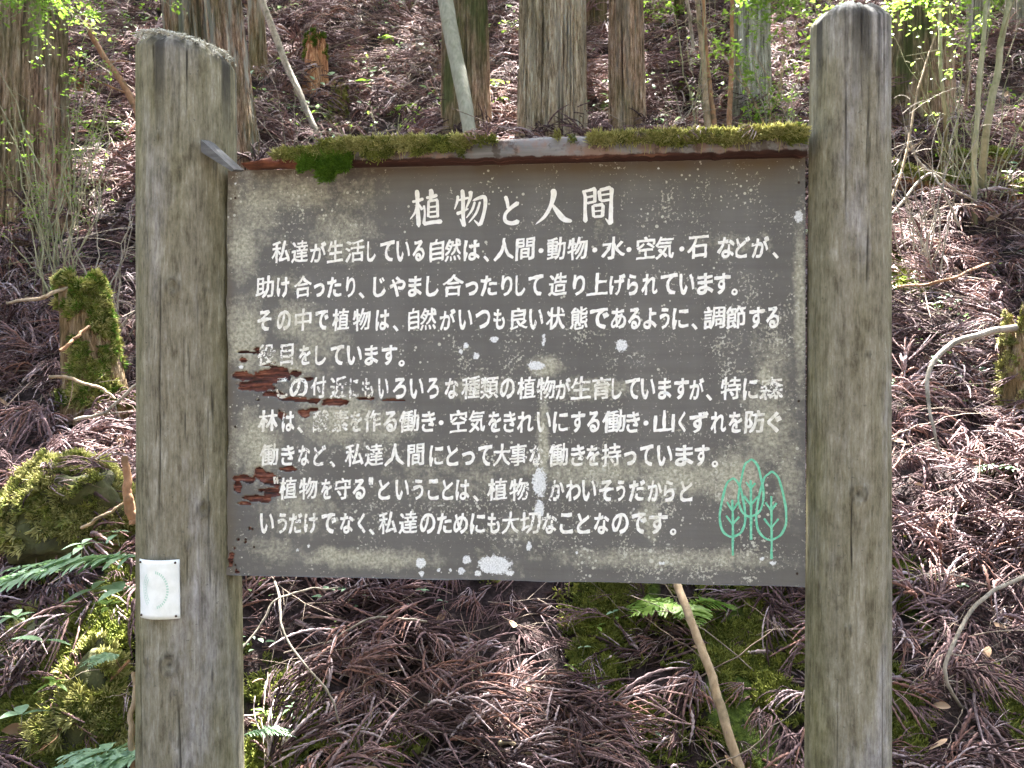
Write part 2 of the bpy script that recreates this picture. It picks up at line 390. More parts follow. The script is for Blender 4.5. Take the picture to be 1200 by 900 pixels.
# Collection Info sorts children by name: frond_litter_0,1,10.. then twig_litter_0..
T_MOSS = scatter_tree(coll([moss_proto(i, rs0, MAT['moss']) for i in range(4)], 'moss_pieces'))
T_MOSSD = scatter_tree(coll([moss_proto(i, rs0, MAT['moss_dry'], .015) for i in range(4)], 'dry_moss_pieces'))
T_MOSSB = scatter_tree(coll([moss_proto(i, rs0, MAT['moss_bright'], .016) for i in range(4)], 'bright_moss_pieces'))

# ------------------------------------------------------------------ the ground
MOSSPX = [(880,760,60,60),(920,720,30,30),(870,830,40,40),(700,740,30,30),(560,640,40,20),(80,740,70,50),(110,850,50,45),(20,800,30,30),(60,760,50,50),
          (1055,850,25,50),(250,860,20,40),(320,880,40,30),(700,800,20,20),(760,870,30,20),(1050,310,20,30),(880,880,30,25),(330,830,30,25),(440,880,40,25),(740,680,30,30),(1060,700,20,30),(1190,850,20,30)]
MOSSW = []
for (px, py, rx, ry) in MOSSPX:
    h = hit(px, py); MOSSW.append((h.x, h.y, rx / F * h.y * 1.1, ry / F * h.y * 1.5))
def mossmask(x, y):
    m = np.zeros_like(np.asarray(x, float))
    for (cx, cy, rx, ry) in MOSSW: m = np.maximum(m, np.exp(-((x - cx) / rx) ** 2 - ((y - cy) / ry) ** 2))
    return m
gx = np.sinh(np.linspace(-3.6, 3.6, 420)); gx = gx / gx.max() * 70
uy = np.concatenate([np.linspace(-60, -3, 20), np.linspace(-2.5, 1.6, 18), np.linspace(1.65, 6, 190), np.linspace(6.05, 14, 150), np.geomspace(14.3, 120, 50)])
XX, YY = np.meshgrid(gx, uy)
# keep fine columns in the middle: blend uniform spacing near the axis
ZZ = ground(XX, YY)
gm = mesh('ground', np.stack([XX, YY, ZZ], -1), grid_faces(len(gx), len(uy)), MAT['ground'], True, {'moss': mossmask(XX, YY)})
tag(link('ground', gm), kind='structure')
kp = M('path_gravel', .95, .2); kp.color(kp.ramp(kp.noise(scale=50, det=8), [(.3, (.10, .085, .07)), (.7, (.26, .23, .19))])).bump(kp.noise(scale=120, det=4), .6, .01)
XX, YY = np.meshgrid(np.linspace(-12, 12, 60), np.linspace(-1.2, 1.35, 12))
tag(link('path', mesh('path', np.stack([XX, YY, ground(XX, YY) + .012 + .006 * vn(XX * 3, YY * 3)], -1), grid_faces(60, 12), kp.m, True)), kind='structure')

# ------------------------------------------------------------------ forest litter (stuff)
def rand_ground(n, y0, y1, wide=.68, pw=1.0):
    y = (rng.uniform(y0 ** 2, y1 ** 2, n)) ** .5
    x = rng.uniform(-1, 1, n) * (wide * y + .35); return x, y
def make_litter(name, n, y0, y1, smin, smax, lift, twig=.0, cl=.75):
    x, y = rand_ground(n, y0, y1)
    mm = mossmask(x, y); keep = rng.random(n) > mm * .80; x, y = x[keep], y[keep]
    clump = fbm(x * 2.2, y * 2.2, 0, 40, 3); keep = rng.random(len(x)) < cl + clump * 1.2; x, y = x[keep], y[keep]; n = len(x)
    z = ground(x, y) + rng.uniform(.0, lift, n)
    nr = gnormal(x, y) + rng.normal(0, .33, (n, 3)) * [1, 1, .3]
    flow = fbm(x * 1.3, y * 1.3, 0, 55, 2) * 3.2
    yaw = -math.pi / 2 + flow + rng.normal(0, .75, n) * (3 if twig > .9 else 1)
    sc = rng.uniform(smin, smax, n)
    tw = rng.random(n) < twig
    idx = np.where(tw, NF + rng.integers(0, NT, n), rng.integers(0, NF, n))
    o = scatter(name, np.stack([x, y, z], -1), eul_from(nr, yaw), sc, idx, T_LITTER)
    return o
make_litter('cedar_litter', 5200, 2.05, 4.6, .65, 1.25, .05, .16)
make_litter('cedar_litter', 9500, 4.6, 12.5, .9, 1.7, .06, .14)
make_litter('fine_litter', 7000, 2.05, 5.0, .28, .55, .01, .12, 9)
make_litter('fine_litter', 7000, 5.0, 11.5, .5, .9, .02, .12, 9)
make_litter('twig_litter', 900, 2.05, 5.0, .6, 1.5, .06, 1.0, 9)
make_litter('twig_litter', 1500, 5.0, 11.5, .9, 2.2, .08, 1.0, 9)

# ground moss tufts
def moss_on_ground(n):
    P_ = []
    for (cx, cy, rx, ry) in MOSSW:
        k = int(n * rx * ry * 4) + 60
        a = rng.normal(0, .55, (k, 2)) * [rx, ry] + [cx, cy]; P_.append(a)
    P_ = np.concatenate(P_); x, y = P_[:, 0], P_[:, 1]
    keep = fbm(x * 9, y * 9, 0, 77, 3) > -.25; x, y = x[keep], y[keep]
    bum = .02 * np.clip(fbm(x * 14, y * 14, 0, 78, 2) + .6, 0, 2)
    pts = np.stack([x, y, ground(x, y) + bum], -1)
    nr = gnormal(x, y) + rng.normal(0, .3, (len(x), 3))
    scatter('ground_moss', pts, eul_from(nr, rng.uniform(0, 6.28, len(x))), rng.uniform(.7, 1.6, len(x)), rng.integers(0, 4, len(x)), T_MOSS)
moss_on_ground(11000)

# ------------------------------------------------------------------ signboard
BL = Vector((-.642, 2.05)); BR = Vector((.622, 1.93)); BZ0, BZ1 = 1.020, 1.930
bdir = (BR - BL).normalized(); bw = (BR - BL).length; bh = BZ1 - BZ0
byaw = math.atan2(bdir.y, bdir.x)
sign = thing('signboard', (BL.x, BL.y, BZ0), 'weathered grey wooden signboard with white Japanese lettering between two round posts', 'signboard')
sign.rotation_euler = (0, 0, byaw)       # local x along the board, -y towards the camera, z up
bn = Vector((bdir.y, -bdir.x))           # facing camera
def uv(px, py):
    """photo pixel -> board coordinates (u to the right, v up) by meeting the board's plane"""
    dx = (px - 600) / F
    t = (BL.x * bn.x + BL.y * bn.y) / (dx * bn.x + bn.y)
    x, y = dx * t, t
    return ((x - BL.x) * bdir.x + (y - BL.y) * bdir.y, CAMZ - (py - 450) / F * t - BZ0)
_p = [uv(600, 300), uv(700, 300)]; PXM = (_p[1][0] - _p[0][0]) / 100     # metres per photo pixel on the board
def field(u, v, blobs, grain=0.0):
    out = np.zeros_like(u)
    for (cx, cy, rx, ry, s) in blobs:
        c = uv(cx, cy); out = np.maximum(out, s * np.exp(-(((u - c[0]) / (rx * PXM)) ** 2 + ((v - c[1]) / (ry * PXM)) ** 2)))
    return out
ROT = [(286,440,16,6,1.1),(318,440,26,11,1.2),(346,438,9,5,1),(364,444,7,3,.85),(300,453,26,7,1.15),(320,462,18,5,1.05),(342,468,20,3.5,1),(392,471,20,5,1.1),(369,469,12,4,.95),(329,485,6,8,1),(355,485,8,5.5,1),(367,480,8,3,.9),
       (290,413,15,2.2,.9),(300,409,9,2,.75),(285,422,5,4,.85),(286,562,15,5,1.1),(279,570,6,9,1.1),(303,553,8,10,1.05),(314,561,16,6,1.1),(338,550,13,3,1),(318,576,13,6,1.05),(297,584,16,4,1.05),(284,590,10,3,1),(310,587,8,4,.95),(322,568,7,6,.95),
       (270,655,5,14,1),(276,670,5,6,.9),(292,620,2.4,2.4,.95),(279,633,2,2,.9),(287,636,2.2,2.2,.95),(302,469,3,2,.9),(460,469,24,1.4,.85),(430,467,18,1.5,.85)]
LICH = [(300,245,40,50,.75),(350,225,60,25,.8),(285,290,22,45,.95),(400,275,48,40,.7),(288,395,26,50,1.1),(345,375,32,26,.9),(375,400,40,30,.7),(330,430,60,22,.8),
        (300,520,32,42,1.05),(400,490,60,36,.95),(450,500,44,24,.8),(350,600,60,36,.6),(320,645,46,20,.6),(430,655,95,13,1.0),(385,649,13,10,1.5),(500,560,80,40,.45),
        (560,455,50,16,.7),(700,455,46,14,.85),(640,430,20,12,1.2),(700,552,120,20,.8),(800,560,60,22,1.0),(862,560,34,34,1.1),(900,500,34,60,.8),(925,560,20,60,.7),
        (560,560,60,30,.5),(620,620,40,20,.6),(770,655,150,14,.75),(905,430,30,55,.6),(938,360,8,110,1.0),(850,655,60,14,.8),(897,441,9,11,1.6),(860,285,60,16,.45),(700,270,60,20,.3),
        (637,520,7,50,1.2),(340,330,30,16,.5),(760,605,14,30,.9),(580,660,40,24,.4),(410,225,50,40,.5)]
WHITE = [(580,662,21,12,1.15),(547,656,6,6,1),(541,669,5,5,1),(493,660,7,7,1.05),(494,672,4,5,.8),(632,565,10,20,.95),(632,596,7,14,.85),(629,542,4,12,.6),(728,405,8,8,1.05),
         (546,405,4,4,1),(579,398,6,5,.9),(558,417,5,5,.9),(540,412,3,4,.9),(637,398,4,10,.7),(628,428,13,7,.85),(936,254,6,8,.9),(620,640,4,7,.9),(514,668,2.5,3,.9),(528,668,2.5,3,.9),
         (752,610,3,3,.8),(906,660,5,4,.8),(893,655,4,3,.8),(776,660,6,3,.7),(560,672,6,5,.8),(597,672,7,4,.9),(362,640,3,5,.6),(349,645,3,4,.6),(676,648,3,3,.7),(705,222,3,3,.6),(772,197,2,2,.9),(276,215,2,2,.8),(306,428,4,2,.8),(283,430,4,3,.9),(278,440,3,3,.9)]
def rotfield(u, v):
    b = field(u, v, ROT)
    n = fbm(u * 55, v * 95, 0, 61, 5) * .80
    return sst(.44, .56, b + n * (b > .05) * .8)
def relief(u, v):
    r = rotfield(u, v)
    return -.013 * r * (.6 + .5 * fbm(u * 40, v * 220, 0, 62, 3)) + .0009 * fbm(u * 3, v * 3, 0, 63, 2) + .0012 * fbm(u * 25, v * 200, 0, 64, 2) * r
nu, nv = 470, 350
uu, vv = np.meshgrid(np.linspace(0, bw, nu), np.linspace(0, bh, nv))
edge = .002 * fbm(uu * 20, vv * 20, 0, 65, 3)
ub = uu + np.where((uu < .001), np.abs(edge) + .003 * fbm(vv * 20, 0 * vv, 0, 66, 3), 0)
vb = vv + np.where(vv < .001, .003 * fbm(uu * 14, 0 * uu, 0, 67, 3), 0)
nb = relief(uu, vv)
TH = .028
front = np.stack([ub, -nb, vb], -1)
V = [front.reshape(-1, 3)]; Fq = [grid_faces(nu, nv)]
k0 = nu * nv
# sides and back
loop = np.concatenate([np.arange(nu), np.arange(1, nv) * nu + nu - 1, (nv - 1) * nu + np.arange(nu - 2, -1, -1), np.arange(nv - 2, 0, -1) * nu])
back = front.reshape(-1, 3)[loop].copy(); back[:, 1] = TH
V.append(back); j = np.arange(len(loop)); j2 = (j + 1) % len(loop)
Fq.append(np.stack([loop[j], k0 + j, k0 + j2, loop[j2]], -1)[:, ::-1])
V.append(np.array([[0, TH, 0], [bw, TH, 0], [bw, TH, bh], [0, TH, bh]])); k1 = k0 + len(loop); Fq.append(np.array([[k1, k1 + 3, k1 + 2, k1 + 1]]))
pad = lambda a: np.concatenate([np.asarray(a).ravel(), np.zeros(len(loop) + 4)])
brown = np.clip(sst(bh - .030, bh - .002, vv) * .8 + .55 * field(uu, vv, [(700,200,260,12,1),(880,200,70,16,.9),(275,230,6,50,.9)]) + .5 * sst(.03, 0, uu), 0, 1) * (0.75 + .4 * fbm(uu * 20, vv * 3, 0, 68, 3))  # shadow under the cap rail and at the left seam, painted brown
speck = np.clip(.35 + field(uu, vv, [(800,250,150,60,.6),(880,400,80,90,1.0),(700,420,140,60,.7),(600,430,120,60,.7),(750,560,180,60,1.0),(600,600,140,60,.8),(800,655,160,25,1.2),(350,250,90,60,.6),(430,560,120,80,.6)]), 0, 2)
board = link('board', mesh('board', np.concatenate(V), np.concatenate(Fq), MAT['board'], False,
    {'lichen': pad(field(uu, vv, LICH)), 'white': pad(field(uu, vv, WHITE)), 'rot': pad(rotfield(uu, vv)), 'brown': pad(brown), 'speck': pad(speck)}), sign)
board.data.polygons.foreach_set('use_smooth', np.ones(len(board.data.polygons), bool))

# --- lettering: every character set at its own place on the board
LINES = [
 (244, 241, 45, "植482-518 物532-570 と590-611 人628-670 間683-719"),
 (295.5, 288.5, 27, "私318-341 達341-362 が363-383 生383-403 活404-428 し430-441 て445-463 い464-481 る483-498 自503-521 然521-541 は543-563 、566-572 人578-603 間604-627 ・631-637 動641-663 物665-689 ・694-700 水705-733 ・734-740 空746-768 気768-790 ・796-802 石806-830 な841-861 ど862-879 が881-901 、905-911"),
 (336.5, 331, 27, "助299-322 け324-340 合344-366 っ367-381 た383-401 り405-417 、420-427 じ437-453 や456-476 ま478-495 し499-515 合518-544 っ545-561 た563-583 り587-601 し604-616 て619-637 造643-665 り671-686 上688-713 げ714-733 ら735-748 れ752-771 て774-794 い796-814 ま817-836 す837-856 。857-865"),
 (375, 371.5, 27, "そ301-319 の324-342 中345-366 で369-386 植389-410 物413-435 は440-457 、460-466 自478-492 然492-512 が515-534 い537-554 つ557-575 も578-592 良598-619 い620-637 状640-663 態668-689 で691-714 あ716-734 る736-751 よ754-770 う773-785 に788-807 、810-815 調825-850 節851-874 す878-896 る898-913"),
 (415.5, 415, 26, "役301-324 目328-345 を350-365 し369-383 て387-404 い406-425 ま427-444 す447-466 。467-474"),
 (454, 455, 27, "こ322-338 の339-362 付364-383 近386-407 に409-421 も424-438 い443-456 ろ460-477 い480-497 ろ500-515 な521-538 種541-563 類563-585 の586-604 植606-628 物629-651 が651-669 生669-693 育694-716 し717-729 て733-750 い751-768 ま771-787 す790-807 が808-825 、827-832 特845-868 に871-888 森891-918"),
 (493, 494, 27, "林302-327 は330-346 、348-354 酸366-387 素389-409 を410-425 作426-447 る449-466 働467-492 き494-511 ・514-520 空527-548 気549-569 を572-588 き590-605 れ606-626 い629-646 に648-666 す669-686 る688-703 働706-733 き734-750 ・754-760 山766-791 く795-804 ず808-830 れ833-851 を854-870 防873-896 ぐ899-916"),
 (533, 533, 27, "働304-327 き329-346 な349-364 ど367-383 、386-392 私404-427 達427-450 人450-475 間477-498 に503-520 と523-538 っ541-557 て560-577 大578-599 事597-618 な620-638 働642-666 き669-686 を687-703 持705-728 っ731-746 て750-766 い770-788 ま791-813 す814-831 。834-841"),
 (572, 575, 27, "“319-326 植326-349 物350-373 を376-390 守392-412 る413-429 ”432-438 と443-458 い463-480 う484-497 こ501-515 と518-532 は534-551 、554-560 植571-595 物597-620 が623-640 か643-662 わ663-681 い682-699 そ702-719 う722-733 だ737-756 か759-776 ら778-791 と797-812"),
 (612.5, 612.5, 27, "い304-322 う325-337 だ338-355 け356-373 で376-395 な398-415 く419-429 、432-438 私443-466 達467-490 の492-511 た512-530 め531-549 に551-569 も571-586 大588-609 切609-634 な635-653 こ656-672 と676-692 な696-714 の717-737 で740-758 す760-782 。785-791"),
]
_A, _B = 475, 600
TITLE = [(_A, t) for t in (
 [(68,228,26),(120,218,30),(184,196,36)], [(112,108,30),(120,150,46),(124,280,38),(136,484,52)], [(126,240,34),(100,330,26),(48,404,10)], [(135,250,16),(172,310,34)],
 [(208,188,26),(260,180,34),(324,160,40)], [(250,100,36),(262,140,50),(248,235,30)], [(234,212,28),(230,384,28)], [(232,222,24),(330,206,28)], [(322,204,30),(326,386,32)],
 [(240,282,20),(318,272,20)], [(240,332,18),(318,324,18)], [(238,380,24),(326,372,24)], [(186,262,26),(196,340,20),(186,456,36)], [(180,452,44),(270,434,38),(372,424,52)],
 [(530,164,34),(520,230,26),(494,306,12)], [(516,216,22),(640,186,26)], [(572,102,38),(580,200,42),(582,380,38),(596,480,40)], [(590,474,34),(548,396,12)], [(514,350,38),(570,328,30),(636,296,14)],
 [(656,118,46),(652,190,34),(606,304,14)], [(676,218,20),(740,190,32),(796,182,40),(804,260,40),(780,380,36),(748,470,44)], [(748,468,34),(690,410,10)], [(700,225,24),(670,310,26),(612,392,12)], [(752,225,24),(712,340,26),(636,440,12)],
 [(1004,168,36),(1024,230,38),(1034,300,32)], [(1142,232,48),(1070,282,38),(1006,350,34),(1006,420,40),(1070,444,44),(1146,420,54)])] + [(_B, t) for t in (
 [(404,100,44),(420,150,60),(392,260,42),(330,372,34),(236,456,10)], [(398,246,20),(450,318,46),(520,400,60),(604,424,26)],
 [(712,112,26),(736,180,36),(734,300,34),(738,438,50)], [(722,124,30),(780,112,30),(842,92,38)], [(750,184,22),(830,168,24)], [(750,244,26),(830,226,26)], [(832,92,36),(832,238,34)],
 [(874,112,36),(888,222,32)], [(878,112,34),(930,100,34),(996,82,44)], [(890,162,20),(985,148,20)], [(888,222,28),(985,206,28)], [(1002,84,42),(996,240,36),(990,458,54)], [(990,456,38),(936,394,10)],
 [(812,262,32),(820,384,32)], [(814,268,30),(920,254,34)], [(916,256,36),(908,382,34)], [(830,324,16),(905,316,16)], [(820,380,28),(914,372,28)])]
SMALL = set('っ、。・“”')
_gc = {}
def glyph(ch):
    if ch not in _gc:
        c = bpy.data.curves.new('glyph', 'FONT'); c.body = {'“': '"', '”': '"'}.get(ch, ch); c.size = 1; c.resolution_u = 3
        o = bpy.data.objects.new('glyph', c); COL.objects.link(o)
        bpy.context.view_layer.update()
        me = bpy.data.meshes.new_from_object(o.evaluated_get(bpy.context.evaluated_depsgraph_get()))
        import bmesh
        bm = bmesh.new(); bm.from_mesh(me)
        bmesh.ops.remove_doubles(bm, verts=bm.verts, dist=1e-5)
        for q in range(3):
            es = [e for e in bm.edges if e.calc_length() > .14]
            if es: bmesh.ops.subdivide_edges(bm, edges=es, cuts=1)
        bmesh.ops.triangulate(bm, faces=bm.faces)
        nr = {}
        for e in bm.edges:
            if len(e.link_faces) == 1:
                f = e.link_faces[0]; c2 = f.calc_center_median(); a_, b_ = e.verts; d_ = b_.co - a_.co; n_ = Vector((d_.y, -d_.x, 0))
                if n_.length < 1e-9: continue
                n_.normalize()
                if n_.dot(a_.co - c2) < 0: n_ = -n_
                for v in e.verts: nr[v] = nr.get(v, Vector((0, 0, 0))) + n_
        for v, n_ in nr.items():
            if n_.length > .2: v.co += n_.normalized() * (((.027 if abs(n_.normalized().x) > .5 else .017) if ord(ch) > 0x4e00 else .034) * (1 + .5 * float(vn(v.co.x * 5, v.co.y * 5, ord(ch) % 97))))
        vs = np.array([v.co[:2] for v in bm.verts]); fs = np.array([[v.index for v in f.verts] for f in bm.faces])
        bm.free(); bpy.data.objects.remove(o); bpy.data.meshes.remove(me); _gc[ch] = (vs, fs)
    return _gc[ch]
for li, (yl, yr, em, txt) in enumerate(LINES):
    b = B(); toks = txt.split()
    for ci, tk in enumerate(toks):
        ch = tk[0]; x0, x1 = map(float, tk[1:].split('-')); x1 -= .3
        yc = yl + (yr - yl) * (((x0 + x1) / 2 - 300) / 610)
        vs, fs = glyph(ch); vs = vs.copy()
        lo, hi = vs.min(0), vs.max(0); wd = hi - lo
        kan = ord(ch) >= 0x4e00
        if ch in '、。': hgt = 8.0; cyy = yc + em * .40; x1 = x0 + 7.5
        elif ch == '・': hgt = 6.0; cyy = yc + 2; x1 = x0 + 6
        elif ch in '“”': hgt = 9; cyy = yc - 9
        elif ch == 'っ': hgt = em * .62; cyy = yc + em * .14
        elif kan: hgt = em * (.98 if ch != '人' or li else .98); cyy = yc
        else: hgt = min(em * .92, em * .95 * wd[1] / .80); cyy = yc + .8
        if li == 0 and ch == 'と': hgt = 33; cyy = yc + 2.5
        rs = np.random.default_rng(li * 100 + ci)
        q = (vs - lo) / wd            # 0..1
        # brush look: horizontals climb to the right, outline wobbles, strokes swell unevenly
        px = vs * 1.0
        wob = .016
        q[:, 0] += wob * vn(px[:, 0] * 7 + li * 9, px[:, 1] * 7 + ci * 5, 0, 5) + .012 * vn(px[:, 0] * 19, px[:, 1] * 19, ci, 6)
        q[:, 1] += wob * vn(px[:, 0] * 7 + 40, px[:, 1] * 7 + ci * 3, 0, 7) + .012 * vn(px[:, 0] * 19, px[:, 1] * 19, ci, 8)
        if ch not in SMALL: q[:, 1] += (.085 if kan else .05) * (q[:, 0] - .5)
        q[:, 0] += .04 * (q[:, 1] - .5)
        c0 = uv((x0 + x1) / 2, cyy)
        sx = (x1 - x0) * PXM; sy = hgt * PXM
        ang = rs.normal(0, .012)
        a = (q[:, 0] - .5) * sx; c = (q[:, 1] - .5) * sy
        u = c0[0] + a * math.cos(ang) - c * math.sin(ang); v = c0[1] + a * math.sin(ang) + c * math.cos(ang)
        b.add(np.stack([u, -(relief(u, v) + .0007), v], -1), fs)
    if li == 0:
        b = B()
        for si, (ox, st) in enumerate(TITLE):
            q = np.array([uv(ox + x / 8.571, 210 + y / 8.571) for x, y, _ in st]); wd_ = np.array([w_ for _, _, w_ in st]) / 8.571 * PXM * .5
            n = 22; c3 = spline([(a_, b_, w_) for (a_, b_), w_ in zip(q, wd_)], n) if len(q) > 2 else np.linspace([*q[0], wd_[0]], [*q[1], wd_[1]], n)
            p_, w_ = c3[:, :2], c3[:, 2] * (1 + .10 * vn(np.arange(n) * .35, si * 3.3, 0, 11))
            t_ = np.gradient(p_, axis=0); t_ /= np.linalg.norm(t_, axis=1)[:, None] + 1e-9; n_ = np.stack([-t_[:, 1], t_[:, 0]], -1)
            # rounded, slanting brush ends
            s_ = np.linspace(0, 1, n); ln = np.sum(np.linalg.norm(np.diff(p_, axis=0), axis=1)); cap_ = np.clip(np.minimum(s_, 1 - s_) * ln / (w_ * .9), 0, 1); w_ = w_ * np.sqrt(np.clip(1 - (1 - cap_) ** 2, .04, 1))
            L_, R_ = p_ + n_ * w_[:, None], p_ - n_ * w_[:, None]; u = np.concatenate([L_[:, 0], R_[:, 0]]); v = np.concatenate([L_[:, 1], R_[:, 1]]); i_ = np.arange(n - 1)
            qd = np.stack([i_, i_ + n, i_ + n + 1, i_ + 1], -1); tri = np.concatenate([qd[:, [0, 1, 2]], qd[:, [0, 2, 3]]])
            b.add(np.stack([u, -(relief(u, v) + .0006 + .00003 * si), v], -1), tri)
    Vt = np.concatenate(b.V); Ft = np.concatenate(b.F)
    wear = .0 + .7 * field(Vt[:, 0], Vt[:, 2], [(410,455,50,22,1.0),(330,450,30,14,.8),(320,415,30,16,1.1),(560,455,60,18,.55),(680,452,60,14,.6),(430,492,60,16,.7),(380,495,30,16,1.2),
        (380,535,40,14,.8),(430,530,40,12,.6),(632,575,18,22,2.0),(630,530,20,20,.9),(350,612,60,16,.6),(440,612,40,14,.5),(905,455,20,14,.9),(700,535,60,14,.4),(880,290,30,12,.4),(640,612,30,14,.7),(350,570,50,14,.4),(632,375,14,14,.6)])
    m_ = mesh('text_line', Vt, Ft, MAT['letters'], False, {'wear': wear, 'lichen': field(Vt[:, 0], Vt[:, 2], LICH)})
    link('text_line', m_, sign)

# --- green emblem of three trees, painted lines
ke = M('green_emblem_paint', .6, .3); ke.color(ke.ramp(ke.noise(scale=120, det=5), [(.35, (.10, .44, .27)), (.65, (.24, .64, .44))]))
ke.alpha(ke.ramp(ke.noise(scale=170, det=5, rough=.7), [(.66, 1.0), (.72, 0.0)]))
em_b = B()
def E(x, y): return (600 + x / 3.243, 440 + y / 3.243)
def stroke(pts, wpx):
    p = np.array([uv(*q) for q in pts]); p3 = spline([(a, b_, 0) for a, b_ in p], max(8, len(p) * 5))[:, :2] if len(p) > 2 else np.linspace(p[0], p[1], 10)
    p3 = p3 + .0008 * np.stack([vn(p3[:, 0] * 60, p3[:, 1] * 60, 0, 1), vn(p3[:, 0] * 60, p3[:, 1] * 60, 0, 2)], -1)
    t = np.gradient(p3, axis=0); t /= np.linalg.norm(t, axis=1)[:, None]; n = np.stack([-t[:, 1], t[:, 0]], -1)
    wv = (wpx * PXM / 2 * (1 + .25 * vn(p3[:, 0] * 90, p3[:, 1] * 90, 0, 3)))[:, None]
    L_, R_ = p3 + n * wv, p3 - n * wv; u = np.concatenate([L_[:, 0], R_[:, 0]]); v = np.concatenate([L_[:, 1], R_[:, 1]])
    k = len(p3); i = np.arange(k - 1)
    em_b.add(np.stack([u, -(relief(u, v) + .0006), v], -1), np.stack([i, i + k, i + k + 1, i + 1], -1))
for (cx, top, wd, bot, tb, vs_) in ((908, 320, 47, 535, 625, ((430, 405, 18), (492, 458, 26))), (838, 392, 48, 612, 685, ((515, 480, 21), (567, 532, 24))), (985, 368, 57, 622, 697, ((512, 482, 21), (580, 542, 27)))):
    h = bot - top; em_b = B()
    stroke([E(cx + sx * wd, top + f * h) for sx, f in ((-.10, .012), (-.5, .10), (-.86, .42), (-1, .70), (-.78, .90), (-.3, .995), (.1, 1.0), (.7, .92), (1, .72), (.9, .42), (.55, .12), (.12, .0), (-.12, .012))], 2.5)
    stroke([E(cx, top + .36 * h), E(cx + 1, tb)], 2.6)
    for (y0, y1, w_) in vs_:
        stroke([E(cx - w_, y1), E(cx, y0)], 2.2); stroke([E(cx + w_, y1 + 3), E(cx, y0)], 2.2)
    em_b.V = [v_ - [0, .00012 * (cx % 5), 0] for v_ in em_b.V]
    link('tree_emblem', mesh('tree_emblem', np.concatenate(em_b.V), np.concatenate(em_b.F), ke.m), sign)


# --- cap rail over the board (local coordinates: x along, -y to the camera)
kc = M('cap_rail_wood', .8, .25)
f_ = kc.noise(sc=(.06, 1, 1), scale=60, det=6); g_ = kc.noise(scale=18, det=6)
c_ = kc.ramp(f_, [(.3, (.10, .10, .095)), (.7, (.24, .235, .23))])
c_ = kc.mix(kc.ramp(g_, [(.48, 0.0), (.58, .85)]), c_, (.21, .14, .11))
c_ = kc.mix(kc.ramp(kc.noise(scale=45, det=7, loc=(3, 9, 1)), [(.52, 0.0), (.6, .7)]), c_, (.05, .035, .025))
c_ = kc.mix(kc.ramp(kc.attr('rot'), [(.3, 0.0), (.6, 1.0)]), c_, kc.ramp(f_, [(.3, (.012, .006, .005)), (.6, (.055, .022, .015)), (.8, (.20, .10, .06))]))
kc.color(c_).bump(f_, .5, .004)
u0, u1 = uv(372, 170)[0] * .97, bw - .008
ncx = 220
prof = [(.030, .0), (-.052, .0), (-.056, .004), (-.057, .034), (-.050, .041), (.030, .043), (.030, .0)]
# rotted underside and front edge
cu = np.linspace(u0, u1, ncx); Vc = []; rt = []
for i, u in enumerate(cu):
    lf = sst(u0 + .20, u0, u)
    tilt_ = .004 * fbm(u * 9, 0, 0, 89, 3)
    for j_, (yy, zz) in enumerate(prof):
        ny = .004 * fbm(u * 30, yy * 60 + j_, zz * 60, 81, 3) + (.014 * lf) * fbm(u * 40, yy * 90, zz * 90 + j_, 82, 3)
        drop = -.012 * lf * abs(fbm(u * 22, j_, 0, 83, 3))
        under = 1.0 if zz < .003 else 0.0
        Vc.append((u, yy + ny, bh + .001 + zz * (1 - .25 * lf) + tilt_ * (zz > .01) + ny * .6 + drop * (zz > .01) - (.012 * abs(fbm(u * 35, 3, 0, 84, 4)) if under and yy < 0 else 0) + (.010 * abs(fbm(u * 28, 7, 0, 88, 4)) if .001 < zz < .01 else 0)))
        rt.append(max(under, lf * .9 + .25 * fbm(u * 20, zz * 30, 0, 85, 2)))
cap = link('cap_rail', mesh('cap_rail', Vc, grid_faces(len(prof), ncx), kc.m, False, {'rot': rt}), sign)
# rotted remnants of the rail towards the left post
for (xa, xb, yb, hh) in ((293, 345, 193, 9), (335, 392, 188, 16)):
    ua, ub_ = uv(xa, yb)[0], uv(xb, yb)[0]; n = 40; cu = np.linspace(ua, ub_, n); Vr = []
    for i, u in enumerate(cu):
        e = math.sin(math.pi * min(1, max(0, i / (n - 1)))) ** .4; hh_ = hh * PXM * (.35 + .75 * e) * (1 + .35 * float(vn(u * 60, 1, 0, 86)))
        for a in np.linspace(0, 2 * math.pi, 11)[:-1]:
            rr = 1 + .3 * float(vn(u * 70, math.cos(a) * 2, math.sin(a) * 2, 87))
            Vr.append((u, -.018 + .030 * math.cos(a) * rr, bh + hh_ * .5 + .5 * hh_ * math.sin(a) * rr))
    link('rotten_rail_piece', mesh('rotten_rail_piece', Vr, grid_faces(10, n, True), MAT['rotwood'], False), sign)
# grey slanting offcut nailed by the left post
pa = [uv(249, 172), uv(249, 186), uv(284, 208), uv(287, 206)]
kb = M('grey_offcut_wood', .8, .25); kf = kb.noise(sc=(.2, 1, 1), scale=80, det=6); kb.color(kb.ramp(kf, [(.3, (.05, .05, .048)), (.7, (.14, .14, .135))])).bump(kf, .4, .004)
Vo = [(a, -.060, c) for a, c in pa] + [(a + .006, -.02, c + .008) for a, c in pa]
link('rail_offcut', mesh('rail_offcut', Vo, [(0, 1, 2, 3), (7, 6, 5, 4), (0, 3, 7, 4), (3, 2, 6, 7), (2, 1, 5, 6), (1, 0, 4, 5)], kb.m), sign)
